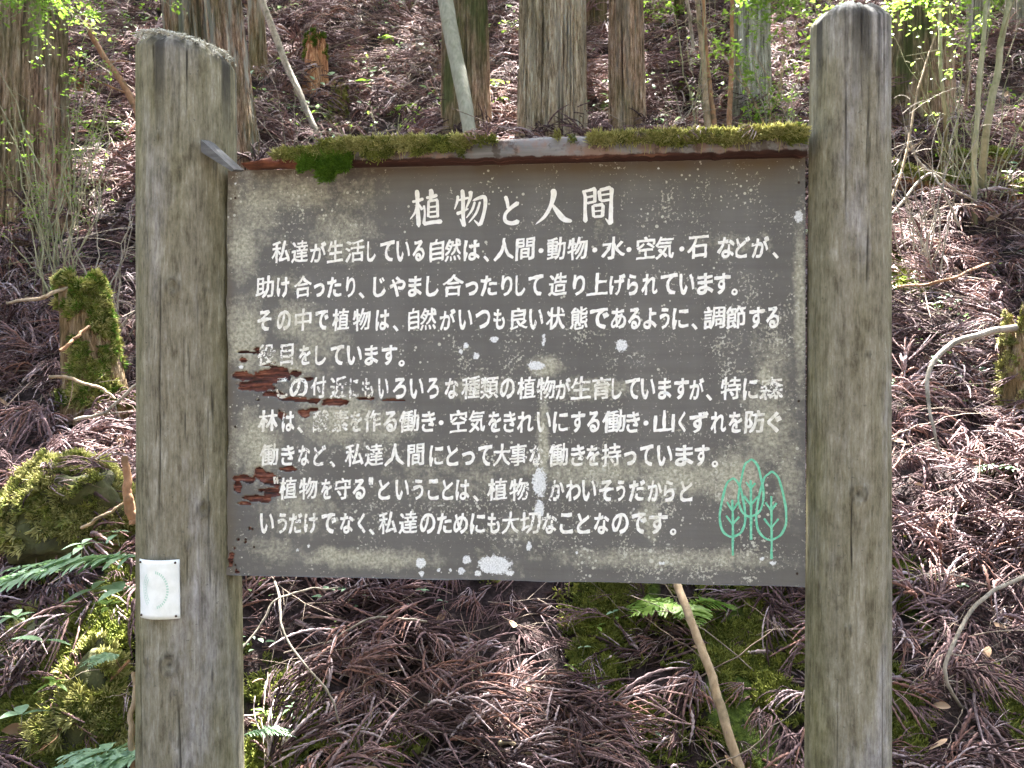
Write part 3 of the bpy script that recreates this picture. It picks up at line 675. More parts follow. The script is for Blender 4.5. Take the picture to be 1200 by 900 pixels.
# moss on the rail
def rail_moss(segs, tree, name, parent):
    P_, N_ = [], []
    for (xa, xb, n, top, hang, fwd) in segs:
        for _ in range(n):
            px = rng.uniform(xa, xb); u = uv(px, 165)[0]
            if fbm(u * 14, hang * 50, 0, 91, 3) < -.16: continue
            t = rng.random() ** 1.2
            if t < .5:
                P_.append((u, rng.uniform(-.055, .02), bh + top + .004 * fbm(u * 30, 0, 0, 92))); N_.append((0, -.3, 1))
            else:
                hg = hang * (.55 + .9 * float(fbm(u * 25, 4, 0, 93, 3) + .4)); P_.append((u, -.060 - rng.uniform(0, .006) * fwd, bh + top - hg * rng.random())); N_.append((0, -1, .15))
    P_ = np.array(P_); N_ = np.array(N_) + rng.normal(0, .35, (len(P_), 3))
    return scatter(name, P_, eul_from(N_, rng.uniform(0, 6.28, len(P_))), rng.uniform(.35, .85, len(P_)), rng.integers(0, 4, len(P_)), tree, parent)
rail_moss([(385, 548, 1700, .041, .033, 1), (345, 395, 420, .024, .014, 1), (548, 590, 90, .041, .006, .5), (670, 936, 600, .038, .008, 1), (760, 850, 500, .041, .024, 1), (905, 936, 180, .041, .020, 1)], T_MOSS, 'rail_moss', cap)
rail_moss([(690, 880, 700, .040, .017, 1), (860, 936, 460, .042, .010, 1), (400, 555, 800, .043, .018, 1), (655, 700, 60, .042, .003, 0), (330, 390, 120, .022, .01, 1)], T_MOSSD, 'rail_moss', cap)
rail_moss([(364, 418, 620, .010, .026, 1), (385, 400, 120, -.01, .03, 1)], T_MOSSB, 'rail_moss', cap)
# hanging moss strands
hb = B()
for _ in range(150):
    px = random.choice([random.uniform(400, 480), random.uniform(710, 800), random.uniform(820, 930), random.uniform(375, 410)]); u = uv(px, 170)[0]; l = random.uniform(.012, .04)
    s = np.linspace(0, 1, 5); y0 = -.062 - random.uniform(0, .004)
    hb.tube(np.stack([u + random.uniform(-.01, .01) * s, y0 + 0 * s, bh + .036 - l * s], -1), .0012 * (1.1 - s * .8), 3, .6)
tag(link('hanging_moss', hb.build('hanging_moss', MAT['moss_dry']), cap), kind='stuff')

# --- posts
inv = Matrix.Rotation(-byaw, 4, 'Z') @ Matrix.Translation((-BL.x, -BL.y, -BZ0))
def post(name, cx0, cx1, cy, r0, r1, ztop, label, knots, cut, seed, cracks=()):
    """cx0,cx1: axis x at the bottom (z .1) and top; cut = top tilt"""
    z0 = -.15; nz, na = 230, 320
    Z = np.linspace(z0, ztop, nz); th = np.arange(na) / na * 2 * math.pi
    T, Zg = np.meshgrid(th, Z); f = (Zg - z0) / (ztop - z0)
    r = r0 + (r1 - r0) * f
    cxa = cx0 + (cx1 - cx0) * f
    nxx, nyy = np.cos(T), np.sin(T)
    rr = r + .0035 * fbm(nxx * 1.5, nyy * 1.5, Zg * 1.2, seed, 3) + .0016 * fbm(nxx * 9, nyy * 9, Zg * .8, seed + 3, 3)
    crack = fbm(nxx * 7 + seed, nyy * 7, Zg * .55, seed + 5, 3); cr = np.exp(-(crack / .012) ** 2) * sst(-.1, .3, fbm(nxx * 3, nyy * 3, Zg * 1.5, seed + 6, 2))
    rr = rr - .004 * cr
    dark = .75 * cr; pale = np.zeros_like(T); green = .5 * sst(.25, .75, fbm(nxx * 1.2, nyy * 1.2, Zg * .9, seed + 7, 3) + .4)
    # green tinge on both flanks
    green = np.clip(green + .65 * sst(.45, .9, np.abs(nxx)), 0, 1)
    for (kx, kz, kr) in knots:      # kx = signed fraction of the radius
        a0 = -math.acos(kx); d = np.sqrt(((T - (a0 % (2 * math.pi))) * r / kr) ** 2 + ((Zg - kz) / (kr * 1.1)) ** 2)
        rr = rr + .005 * np.exp(-(d - 1) ** 2 * 6) - .004 * np.exp(-d ** 2 * 4); wk = .75 + .5 * fbm(nxx * 20, nyy * 20, Zg * 20, seed, 2); dark = np.maximum(dark, .75 * np.clip(wk, 0, 1.2) * np.exp(-(d - 1.0) ** 2 * 22)); dark = np.maximum(dark, .85 * np.exp(-d ** 2 * 9)); dark = np.maximum(dark, .3 * np.exp(-d ** 2 * 1.2))
    for (kx, za, zb) in cracks:
        a0 = (-math.acos(kx)) % (2 * math.pi); ac = a0 + .09 * fbm(Zg * 2.2, 0 * Zg, kx, seed, 5)
        q = np.exp(-((T - ac) * r / .0016) ** 2) * sst(za, za + .1, Zg) * sst(zb, zb - .1, Zg) * (.55 + .6 * np.abs(fbm(Zg * 12, 0 * Zg, 0, seed, 2)) * 2); rr = rr - .004 * q; dark = np.maximum(dark, np.clip(q, 0, .9))
    streak = sst(.0, .35, fbm(nxx * 5, nyy * 5, Zg * .9, seed + 9, 3)); dtop = ztop - Zg
    dark = np.maximum(dark, streak * sst(.30, .0, dtop) * .92); dark = np.maximum(dark, .8 * sst(.05, .02, dtop) * sst(-.2, .2, fbm(nxx * 9, nyy * 9, Zg * 3, seed + 19, 3)))
    # chamfered, tilted top
    ch = np.clip((.030 - dtop) / .030, 0, 1); rr = rr - .032 * ch ** 1.3 + .002 * ch * fbm(nxx * 12, nyy * 12, Zg * 9, seed, 3)
    pale = sst(.45, .8, ch) * sst(-.35, .2, fbm(nxx * 8, nyy * 8, Zg * 30, seed + 2, 2)) * .95  # sunlit glare on the top rim painted pale, mixed with lichen
    X = cxa + rr * nxx; Y = cy + rr * nyy
    Zq = Zg + cut * (rr * nxx) * sst(.35, 0, dtop) - .012 * sst(.1, 0, dtop) * np.abs(fbm(nxx * 3, nyy * 3, 0, seed, 2))
    V = np.stack([X, Y, Zq], -1).reshape(-1, 3); V = np.concatenate([V, [[cx1, cy, ztop + .004]]])
    Vl = (np.c_[V, np.ones(len(V))] @ np.array(inv).T)[:, :3]
    fq = grid_faces(na, nz, True); k = (nz - 1) * na; i = np.arange(na)
    fq = [list(q) for q in fq] + [[k + a, k + (a + 1) % na, len(V) - 1] for a in range(na)]
    m = mesh(name, Vl, fq, MAT['post'], True, {'dark': np.append(dark, .1), 'pale': np.append(pale, .9), 'green': np.append(green, 0)})
    o = link(name, m, sign); o['label'] = label; return o
def ux(px, d): return (px - 600) / F * d
def uz(py, d): return CAMZ - (py - 450) / F * d
LP = 2.105; RP = 1.925
post('post', ux(224.5, LP) + 0.002, ux(219, LP), LP, .1225, .1095, uz(55, LP) + .0, 'thick round left post with a white plaque',
     [(.06, uz(336, 2), .014), (-.03, uz(777, 2), .019), (.55, uz(597, 2), .013), (.62, uz(340, 2), .006), (-.5, uz(775, 2), .008), (.3, uz(640,2), .006), (-.2, uz(160,2), .006)], -.20, 11, [(-.22, 1.1, 1.72), (.3, 2.0, 2.3), (-.65, .3, .9), (-.35, 2.02, 2.3), (.15, .5, .8)])
post('post', ux(991.5, RP), ux(996.5, RP), RP, .0885, .0815, uz(12, RP), 'slimmer round right post with dark streaks at its top',
     [(-.12, uz(578, 1.85), .016), (-.35, uz(738, 1.85), .007), (.1, uz(415, 1.85), .005), (.25, uz(250,1.85), .004)], .0, 37, [(-.28, 1.02, 1.32), (-.45, 1.75, 2.1), (.05, 1.6, 1.82), (.5, .4, .95), (-.1, 2.0, 2.3), (.55, 2.05, 2.3)])
# lichen crust on the left post's top
lb = B()
for _ in range(520):
    a = random.uniform(math.pi, 2 * math.pi) if random.random() < .8 else random.uniform(0, 6.28); rr = .1095 - random.uniform(0, .045)
    x = ux(219, LP) + rr * math.cos(a); y = LP + rr * math.sin(a); z = uz(55, LP) - .20 * rr * math.cos(a) - (.008 if rr > .09 else 0)
    d = np.array([random.uniform(-1, 1), random.uniform(-1, 1), random.uniform(0, .5)]); d /= np.linalg.norm(d); l = random.uniform(.004, .012)
    p = np.array(inv @ Vector((x, y, z)).to_4d())[:3]; lb.tube([p - d * l, p + [0, 0, .0015], p + d * l], [.0006, .0016, .0006], 3, random.random())
kl = M('pale_lichen', .9, .1); kl.color(kl.mix(kl.attr('tone'), (.30, .30, .24), (.68, .68, .60)))
tag(link('lichen', lb.build('lichen', kl.m), sign), kind='stuff')
# nails on the board
kn = M('rusty_nail', .6, .5); kn.b.inputs['Metallic'].default_value = .6; kn.color((.05, .03, .02))
def disc(r, h, n=12):
    V = [(0, -h, 0)] + [(r * .75 * math.cos(i / n * 6.2832), -h, r * .75 * math.sin(i / n * 6.2832)) for i in range(n)] + [(r * math.cos(i / n * 6.2832), 0, r * math.sin(i / n * 6.2832)) for i in range(n)]
    return V, [(0, 1 + i, 1 + (i + 1) % n) for i in range(n)] + [(1 + i, 1 + n + i, 1 + n + (i + 1) % n, 1 + (i + 1) % n) for i in range(n)]
nm = mesh('nail', *disc(.0028, .0012), kn.m, True)
for (px, py) in ((276, 232), (936, 214), (276, 500), (936, 470), (276, 662), (934, 672), (296, 620), (288, 632), (298, 641)):
    u, v = uv(px, py); link('nail', nm, board, (u, -.0012, v))

# --- white plaque on the left post
pc = P(182, 691.5, 1.976); pl = thing('plaque', pc, 'small square white plaque with a faded green ring, nailed to the left post', 'plaque')
pl.rotation_euler = (0, R(-1.0), R(-11))
kq = M('white_plaque_enamel', .35, .5); kq.color(kq.ramp(kq.noise(scale=30, det=5), [(.3, (.70, .74, .70)), (.6, (.84, .87, .84))]))
hw, hh2, n = .0475, .064, 15
g1, g2 = np.meshgrid(np.linspace(-hw, hw, n), np.linspace(-hh2, hh2, n))
bendy = .020 * (g1 / hw) ** 2 * .9 - .0008 * vn(g1 * 60, g2 * 60)
Vp = np.concatenate([np.stack([g1, bendy - .0012, g2], -1).reshape(-1, 3), np.stack([g1, bendy + .0012, g2], -1).reshape(-1, 3)])
f1 = grid_faces(n, n); lo = np.concatenate([np.arange(n), np.arange(1, n) * n + n - 1, (n - 1) * n + np.arange(n - 2, -1, -1), np.arange(n - 2, 0, -1) * n])
l2 = np.roll(lo, -1)
link('plate', mesh('plate', Vp, np.concatenate([f1, f1[:, ::-1] + n * n, np.stack([lo, lo + n * n, l2 + n * n, l2], -1)]), kq.m, True), pl)
def psurf(x): return .020 * (x / hw) ** 2 * .9 - .0022
kr_ = M('faded_green_print', .5, .4); kr_.color((.46, .66, .56))
rb = B()
for k in range(40):                      # ring of short ticks, faded, denser on the right
    a = k / 40 * 6.2832
    if math.cos(a) < .1 and abs(math.sin(a)) > .75: continue
    for (ra, rb_) in (((.0260, .0305) if math.cos(a) > 0 else (.0272, .0292)),):
        c, s = math.cos(a), math.sin(a); c2, s2 = math.cos(a + .09), math.sin(a + .09)
        q = [(ra * c * .95, ra * s * 1.35), (rb_ * c * .95, rb_ * s * 1.35), (rb_ * c2 * .95, rb_ * s2 * 1.35), (ra * c2 * .95, ra * s2 * 1.35)]
        rb.add([(x, psurf(x), z) for x, z in q], [[0, 1, 2, 3]])
for a0 in (2.2, 2.4):
    aa = np.linspace(2.3, 4.0, 14)
    ra = .0225 if a0 == 2.2 else .0325
    for i in range(13):
        q = [((ra + o_) * math.cos(t_) * .95, (ra + o_) * math.sin(t_) * 1.35) for o_, t_ in ((0, aa[i]), (.0012, aa[i]), (.0012, aa[i + 1]), (0, aa[i + 1]))]
        rb.add([(x, psurf(x), z) for x, z in q], [[0, 1, 2, 3]])
link('ring_print', rb.build('ring_print', kr_.m, False), pl)
nm2 = mesh('nail', *disc(.0028, .0022), kn.m, True)
for sx in (-1, 1):
    for sz in (-1, 1): link('nail', nm2, pl, (sx * .0415, psurf(.0415), sz * .058))

# ------------------------------------------------------------------ trees
RED = [(.25, (.045, .028, .018)), (.45, (.15, .095, .06)), (.65, (.27, .18, .12)), (.85, (.40, .32, .25))]
TAN = [(.25, (.06, .045, .028)), (.45, (.20, .155, .10)), (.65, (.34, .27, .19)), (.85, (.48, .42, .33))]
GRY = [(.25, (.05, .048, .036)), (.45, (.17, .16, .125)), (.65, (.29, .28, .23)), (.85, (.44, .43, .38))]
BK = dict(red=mk_bark('cedar_bark_red', RED, .55, .25, 1), lich=mk_bark('cedar_bark_lichened', RED, .6, .85, 2), tan=mk_bark('cedar_bark_tan', TAN, .25, .3, 3),
          mossy=mk_bark('cedar_bark_mossy', RED, .95, .1, 4), grey=mk_bark('cedar_bark_grey', GRY, .35, .3, 5), dark=mk_bark('cedar_bark_dark', [(p, tuple(v * .45 for v in c)) for p, c in RED], .5, .1, 6))
TREES = []
def trunk_mesh(name, x, y, r, top, lean, mat, seed, flare=.35, na=None, base=None):
    z0 = (gz(x, y) if base is None else base) - .25
    na = na or int(np.clip(r * 1100, 60, 260)); zv = np.concatenate([np.arange(z0, z0 + 4.5, .05), np.arange(z0 + 4.6, top, .5), [top]])
    T, Z = np.meshgrid(np.arange(na) / na * 2 * math.pi, zv); c, s = np.cos(T), np.sin(T); h = Z - z0
    f = 1 - .55 * np.clip(h / (top - z0), 0, 1)
    rr = r * f * (1 + flare * np.exp(-h / (r * 2.2)) * (1 + .5 * fbm(c * 1.8, s * 1.8, 0, seed, 2)))
    rr = rr * (1 + .05 * fbm(c * 1.2, s * 1.2, Z * .4, seed + 1, 2))
    rid = fbm(c * (9 + r * 34), s * (9 + r * 34), Z * 1.1, seed + 2, 3); rid = 1 - np.abs(rid) * 2.6
    rr = rr + (.014 + r * .04) * (np.clip(rid, -.3, 1) - .6)
    X = x + lean[0] * h + .02 * fbm(Z * .5, 0 * Z, 0, seed, 2) + rr * c; Y = y + lean[1] * h + rr * s
    return mesh(name, np.stack([X, Y, Z], -1), grid_faces(na, len(zv), True), mat, True, {'ridge': np.clip(rid * .5 + .35, 0, 1)})
def tree(px, py, wpx, key, label, lean=(0, 0), top=11.0, crown=True, name='cedar_tree', flare=.25, d=None, group=None, extra=None):
    h = hit(px, py) if d is None else P(px, py, d)
    r = wpx / 2 / F * h.y
    t = thing(name, (h.x, h.y, gz(h.x, h.y)), label, 'tree', group)
    off = Matrix.Translation(-t.location)
    for q in [(0, 0, 1)] + (extra or []):
        m = trunk_mesh('trunk', h.x + q[0] / F * h.y, h.y + q[1], r * q[2], top + h.y * .4, lean, BK[key], int(px) + int(q[0]), flare)
        m.transform(off); link('trunk', m, t)
    if crown: TREES.append((t, h.x + lean[0] * 6, h.y + lean[1] * 6, top + h.y * .4, r))
    return t
tree(24, 262, 104, 'red', 'broad shaggy cedar trunk with red brown bark at the left edge', (.0, .0))
tree(262, 205, 92, 'lich', 'cedar trunk with white flaking lichen directly behind the left post', (-.085, 0))
tree(548, 172, 56, 'mossy', 'cedar trunk with mossy foot behind the pale leaning pole', (-.02, 0))
tree(660, 168, 56, 'tan', 'widest two stemmed cedar with vertical fibrous bark above the middle of the board', (0, 0), extra=[(-38, -.05, .50)], flare=.12)
tree(697, 52, 30, 'dark', 'dark cedar trunk partly hidden behind the two stemmed cedar', (0, 0))
tree(736, 172, 42, 'red', 'reddish straight cedar trunk right of the two stemmed cedar', (0, 0), flare=.2)
tree(877, 152, 46, 'grey', 'pale grey cedar trunk with a dark slit left of the right post', (0, 0), flare=.3)
tree(1078, 152, 74, 'mossy', 'large greenish cedar trunk just right of the right post', (0, 0), flare=.2)
tree(1148, 60, 24, 'grey', 'slim pale cedar trunk far up the slope at the top right', (0, 0))
tree(1193, 58, 28, 'grey', 'pale cedar trunk at the extreme top right corner', (0, 0))
tree(795, 40, 12, 'dark', 'thin dark trunk far up between two cedars', (0, 0), top=8)
tree(303, 88, 20, 'lich', 'thin pale curved trunk right of the lichened cedar', (-.03, 0), top=8, flare=.6)
# trees standing outside the frame, up the slope and to both sides: their crowns shade this slope
for i, (x, y) in enumerate([(-3.4, 8.6), (-.9, 11.2), (2.4, 11.8), (5.6, 10.2), (-6.2, 6.4), (6.2, 6.6), (-5.0, 11.6), (4.6, 4.6), (-4.7, 3.2), (0.6, 13.6), (-2.8, 13.4), (7.4, 12.5)]):
    if abs(x) / y < .5625 and CAMZ + .42 * y > gz(x, y): 
        if y < 9.5: continue
    t = thing('cedar_tree', (x, y, gz(x, y)), 'cedar among the dense stand up the slope whose crown lies beyond the picture', 'tree', 'cedars whose crowns shade the slope')
    m = trunk_mesh('trunk', x, y, .17 + .04 * (i % 3), 11 + y * .4, (0, 0), BK[['red', 'tan', 'mossy'][i % 3]], 300 + i, .2, na=40); m.transform(Matrix.Translation(-t.location)); link('trunk', m, t)
    TREES.append((t, x, y, 11 + y * .4, .18))

def bounce_tree(x, y, sc, mdl=[]):  # added out of view to bounce warm green light onto the sign
    t = thing('cedar_tree', (x, y, gz(x, y)), 'cedar added out of view behind the viewer to bounce light', 'tree', 'unseen cedars added for bounced light')
    if not mdl:
        n = 5200; hh = rng.uniform(2.0, 13, n); rad = 2.3 * (1 - (hh - 2) / 12.5) ** .7 * rng.random(n) ** .4; a = rng.uniform(0, 6.28, n)
        C = np.stack([rad * np.cos(a), rad * np.sin(a), hh], -1); d = rng.normal(0, 1, (n, 3)); d /= np.linalg.norm(d, axis=1)[:, None]; e_ = np.cross(d, rng.normal(0, 1, (n, 3))); e_ /= np.linalg.norm(e_, axis=1)[:, None]
        L = .26; V = np.stack([C - d * L, C + e_ * L * .4, C + d * L, C - e_ * L * .4], 1).reshape(-1, 3)
        mdl.append(mesh('crown', V, np.arange(n * 4).reshape(-1, 4), MAT['bounce_needle'], False, {'tone': rng.random(n).repeat(4)}))
        m = trunk_mesh('trunk', 0, 0, .2, 13, (0, 0), BK['red'], 900, .2, na=36, base=0); mdl.append(m)
    for nm_, m in (('crown', mdl[0]), ('trunk', mdl[1])): o = link(nm_, m, t); o.scale = (sc,) * 3
for i, (x, y) in enumerate([(-9, -7), (-5.2, -9.5), (-1.2, -7.5), (2.6, -9.8), (6.2, -7), (9.6, -9), (-12, -3), (12.5, -3.5)]): bounce_tree(x, y, .85 + .12 * (i % 3))
# crowns: leaf sprays on boughs, gathered to their nearest trunk; unseen, with gaps cut so sun patches land on chosen spots
SPOTS = [(120,212,50,50,1),(150,240,40,40,1),(60,235,20,18,1),(560,128,30,22,1),(575,195,30,15,1),(1130,350,85,48,1),(1165,400,40,45,1),(1065,560,28,34,1),(1110,600,90,30,1),(1090,285,34,20,1),(1160,250,30,14,1),(1140,640,75,46,1),(1070,620,34,30,1),(1180,520,30,60,1),(1190,430,18,30,1),
         (632,792,10,16,1),(548,870,10,14,1),(100,788,32,16,1),(110,560,34,22,1),(915,120,24,46,1),(890,60,22,30,1),(1100,140,30,14,1),(70,880,30,20,1),(640,60,60,14,1),(430,80,26,10,1),(570,60,18,22,1),(1085,40,36,26,1),(300,890,12,20,1),(150,700,14,12,1),(735,90,10,40,1)]
sp = []
for (px, py, rx, ry, s) in SPOTS:
    h = hit(px, py); sp.append((h.x, h.y, h.z, rx / F * h.y, ry / F * h.y * 1.9))
nl = 22000
cx = rng.uniform(-9, 10, nl); cyy = rng.uniform(2.8, 17, nl)
cz = ground(cx, cyy) + 3.6 + 5.5 * rng.random(nl) ** .9
keep = cz > CAMZ + .46 * cyy + .35
cx, cyy, cz = cx[keep], cyy[keep], cz[keep]
txy = np.array([(a[1], a[2]) for a in TREES])
near = np.argmin((cx[:, None] - txy[None, :, 0]) ** 2 + (cyy[:, None] - txy[None, :, 1]) ** 2, 1)
# follow the sun down to the slope
def sun_clear(x, y, z, pad=.07):
    t = np.zeros_like(x)
    gx_, gy_, gz_ = x.copy(), y.copy(), z.copy()
    for _ in range(6):
        dz = gz_ - ground(gx_, gy_); k = dz / (SUN.z - SUN.y * .70)
        gx_ = gx_ - SUN.x * k; gy_ = gy_ - SUN.y * k; gz_ = gz_ - SUN.z * k
    ok = np.ones(len(x), bool)
    for (sx, sy, sz, rx, ry) in sp:
        pd = min(pad, .5 * rx + .03); ok &= (((gx_ - sx) / (rx + pd)) ** 2 + ((gy_ - sy) / (ry + pd)) ** 2) > 1 + .75 * vn(gx_ * 7, gy_ * 7, 0, 201) + .4 * vn(gx_ * 19, gy_ * 19, 0, 202)
    return ok
per = 3
for i, (t, tx, ty, ttop, tr) in enumerate(TREES):
    k = np.where(near == i)[0]
    if not len(k): continue
    C = np.repeat(np.stack([cx[k], cyy[k], cz[k]], -1), per, 0) + rng.normal(0, .16, (len(k) * per, 3))
    C = C[sun_clear(C[:, 0], C[:, 1], C[:, 2], .16)]; n = len(C)
    a = rng.uniform(0, 6.28, n); L = rng.uniform(.10, .22, n); W = L * rng.uniform(.3, .5, n)
    d = np.stack([np.cos(a), np.sin(a), rng.uniform(-.6, .2, n)], -1); e_ = np.cross(d, rng.normal(0, 1, (n, 3)) * [.4, .4, 1]); e_ /= np.linalg.norm(e_, axis=1)[:, None] + 1e-6
    V = np.stack([C - d * L[:, None] * .5, C + e_ * W[:, None] * .5, C + d * L[:, None] * .5, C - e_ * W[:, None] * .5], 1).reshape(-1, 3) - np.array(t.location)
    m = mesh('crown', V, np.arange(n * 4).reshape(-1, 4), MAT['needle'], False, {'tone': rng.random(n).repeat(4)})
    link('crown', m, t)
    b = B()
    for q in k[:: max(1, len(k) // 26)]:
        e1 = np.array([cx[q], cyy[q], cz[q]])
        z0 = min(ttop - .3, e1[2] + rng.uniform(-.4, .3)); p0 = np.array([tx, ty, z0]); 
        if z0 < CAMZ + .46 * ty + .2: continue
        s = np.linspace(0, 1, 8)[:, None]; pl_ = p0 + (e1 - p0) * s + [0, 0, -.25] * np.sin(s * 3.1)
        if not sun_clear(pl_[:, 0], pl_[:, 1], pl_[:, 2]).all(): continue
        b.tube(pl_, .028 * (1.1 - s[:, 0]), 5)
    if b.n:
        m = b.build('limbs', BK['red']); m.transform(Matrix.Translation(-t.location)); tag(link('limbs', m, t), kind='stuff')

# ------------------------------------------------------------------ saplings, leaning poles and fallen branches
def stick(name, pts, w0, w1, mat, label, cat='branch', n=40, k=10, twigs=0, group=None, gnarl=.02, seed=0, part=False):
    """pts are (px,py,depth or None = on the slope [, lift])"""
    Q = []
    for p in pts:
        Q.append(P(p[0], p[1], p[2]) if p[2] else hit(p[0], p[1], .02))
    o0 = Q[0].copy(); c = spline(Q, n) - np.array(o0)
    s = np.linspace(0, 1, n); rr = .85 * (w0 + (w1 - w0) * s) / 2 / F * np.array([1] * n) * np.linspace(Q[0].y, Q[-1].y, n)
    c = c + gnarl * .45 * np.stack([fbm(s * 5, 0 * s, 0, seed, 3), fbm(s * 5, 0 * s, 0, seed + 7, 3), fbm(s * 5, 0 * s, 0, seed + 9, 3)], -1)
    rr = rr * (1 + .07 * fbm(s * 22, 0 * s, 0, seed + 4, 3))
    b = B(); b.tube(c, rr, k); 
    rs = np.random.default_rng(seed + 5)
    for _ in range(twigs):
        i = rs.integers(int(n * .2), n - 2); d = rs.normal(0, 1, 3) + np.array([0, -.2, .5]); d /= np.linalg.norm(d); l = rs.uniform(.08, .3)
        q = np.linspace(0, 1, 7)[:, None]; b.tube(c[i] + d * l * q + rs.normal(0, .05, 3) * q * q, max(rr[i] * .35, .0016) * (1.1 - q[:, 0]), 5)
    # capped ends
    o = link(name, b.build(name, mat), None, o0); return tag(o, label, cat, group)
stick('leaning_pole', [(520,-12,5.6),(533,60,5.4),(545,120,5.2),(556,190,5.05)], 22, 18, MAT['pole'], 'smooth pale pole leaning in front of the mossy footed cedar', 'pole', seed=1, k=18, gnarl=.01)
stick('leaning_branch', [(303,-10,6.6),(330,60,6.3),(355,120,6.1),(382,180,5.9)], 10, 8, MAT['branch_grey'], 'long pale bare branch leaning down to the rail right of the lichened cedar', twigs=2, seed=2)
stick('leaning_branch', [(98,20,5.3),(120,62,5.2),(145,100,5.1),(166,140,5.0)], 7, 10, MAT['branch_red'], 'orange brown branch slanting down behind the top of the left post', twigs=3, seed=3)
stick('fallen_branch', [(68,112,None),(105,100,None),(165,86,None)], 8, 6, MAT['branch_grey'], 'greyish dead branch lying across the slope left of the left post top', twigs=2, seed=4)
SG = 'thin saplings between the cedars'
stick('sapling', [(834,175,None),(826,90,5.9),(815,-15,6.0)], 9, 6, MAT['branch'], 'tan sapling stem, the left one of the close pair by the grey cedar', 'sapling', seed=5, gnarl=.03)
stick('sapling', [(842,178,None),(832,95,5.9),(823,-15,6.0)], 8, 5, MAT['branch_red'], 'brownish sapling stem, the right one of the close pair by the grey cedar', 'sapling', seed=6, gnarl=.03)
stick('sapling', [(855,165,None),(856,80,6.0),(858,-15,6.0)], 8, 5, MAT['branch_red'], 'reddish stem rising right against the left flank of the grey cedar', 'sapling', seed=7, gnarl=.02)
stick('sapling', [(1146,245,None),(1158,150,4.8),(1172,60,4.8),(1184,-15,4.8)], 11, 7, MAT['sapling'], 'greenish sapling leaning right in front of the mossy logs', 'sapling', seed=8, gnarl=.04, twigs=3)
stick('sapling', [(1141,262,None),(1143,180,4.7),(1152,70,4.7),(1158,-15,4.8)], 8, 5, MAT['sapling'], 'thinner sapling crossing behind the right leaning one over the mossy logs', 'sapling', seed=9, gnarl=.04, twigs=2)
stick('sapling', [(1112,195,None),(1104,110,5.0),(1098,-15,5.2)], 6, 4, MAT['sapling'], 'wispy pale sapling just right of the large greenish cedar', 'sapling', seed=10, gnarl=.05, twigs=4)
stick('sapling', [(808,120,None),(812,60,7),(800,-15,7)], 6, 4, MAT['branch_grey'], 'faint grey sapling left of the close pair', 'sapling', seed=11, gnarl=.05)
stick('sapling', [(1133,140,None),(1135,70,6),(1140,-15,6)], 6, 4, MAT['branch_grey'], 'grey twiggy sapling behind the right leaning one', 'sapling', seed=12, gnarl=.05, twigs=4)
stick('dead_branch', [(1190,386,3.35),(1150,391,3.3),(1112,405,3.28),(1090,430,3.2),(1086,465,3.15),(1092,500,3.1),(1104,530,3.08)], 10, 3, MAT['branch_grey'], 'pale arched dead branch bending down from the mossy root at the right edge', twigs=1, seed=13, n=60)
stick('dead_branch', [(1215,668,2.62),(1170,690,2.58),(1135,718,2.52),(1115,760,2.45),(1110,800,2.42),(1122,822,2.44),(1140,835,2.5)], 6, 4, MAT['branch_grey'], 'long pale curved branch at the lower right over the brown litter', twigs=2, seed=14, n=60)
stick('leaning_stick', [(792,672,2.62),(812,735,2.5),(835,795,2.42),(850,845,2.36),(872,915,2.3)], 11, 14, MAT['branch'], 'tan stick leaning below the right half of the board', 'stick', twigs=0, seed=15, n=60, k=14)
stick('dead_branch', [(1046,336,None),(1090,332,3.9),(1130,320,3.9),(1165,306,None)], 4, 3, MAT['branch_red'], 'thin reddish twig lying above the fern right of the right post', seed=16)
stick('dead_branch', [(0,358,None),(40,350,3.6),(78,338,3.6)], 4, 5, MAT['branch'], 'thin twig pointing at the mossy stump from the left edge', seed=17)
stick('dead_branch', [(60,440,3.5),(95,447,3.45),(120,456,3.4),(135,466,3.4)], 5, 3, MAT['branch'], 'short bent twig across the foot of the mossy stump', twigs=1, seed=18)
stick('dead_branch', [(73,410,3.4),(90,395,3.45),(106,382,3.5)], 5, 4, MAT['branch_red'], 'short red brown twig resting on the mossy stump', seed=19)
stick('dead_branch', [(90,492,3.3),(118,485,3.3),(140,470,3.3),(166,445,3.3)], 5, 4, MAT['branch_grey'], 'crooked grey twig between mossy stump and left post', twigs=2, seed=20)
stick('wood_splinter', [(146,535,2.62),(150,565,2.6),(150,590,2.6),(158,615,2.6)], 9, 16, MAT['branch_red'], 'pinkish broken wood stake standing against the left post beside the mossy boulder', 'wood', seed=21, k=12)
stick('dead_branch', [(-10,622,None),(30,624,2.9),(62,618,None)], 8, 5, MAT['branch_red'], 'red brown branch lying left of the mossy boulder', seed=22)
stick('dead_branch', [(95,620,2.62),(120,604,2.6),(150,588,2.6)], 5, 3, MAT['branch'], 'straight tan twig lying on the front of the mossy boulder', seed=23)
stick('dead_branch', [(50,880,2.28),(78,848,2.3),(110,815,2.35),(150,775,2.4)], 6, 4, MAT['branch_red'], 'slanting root like branch over the lowest moss bank at the left', twigs=2, seed=24)
stick('dead_branch', [(158,905,2.12),(155,850,2.14),(158,790,2.18)], 10, 6, MAT['branch'], 'tan stem rising along the left side of the left post foot', 'stem', seed=25)
stick('dead_branch', [(585,868,2.3),(610,876,2.28),(640,888,2.26)], 7, 5, MAT['branch'], 'pale short stick lying at the bottom centre', seed=26)
stick('dead_branch', [(325,680,2.6),(328,720,2.5),(345,765,2.4),(385,815,2.35),(400,850,2.35)], 3.5, 2.5, MAT['branch_grey'], 'thin pale stem arching down from the lower left corner of the board', seed=27)
stick('dead_branch', [(285,760,2.3),(330,700,2.4),(395,690,2.5)], 3, 2.5, MAT['branch_grey'], 'thin pale stem slanting up to the board from the left post', seed=28)
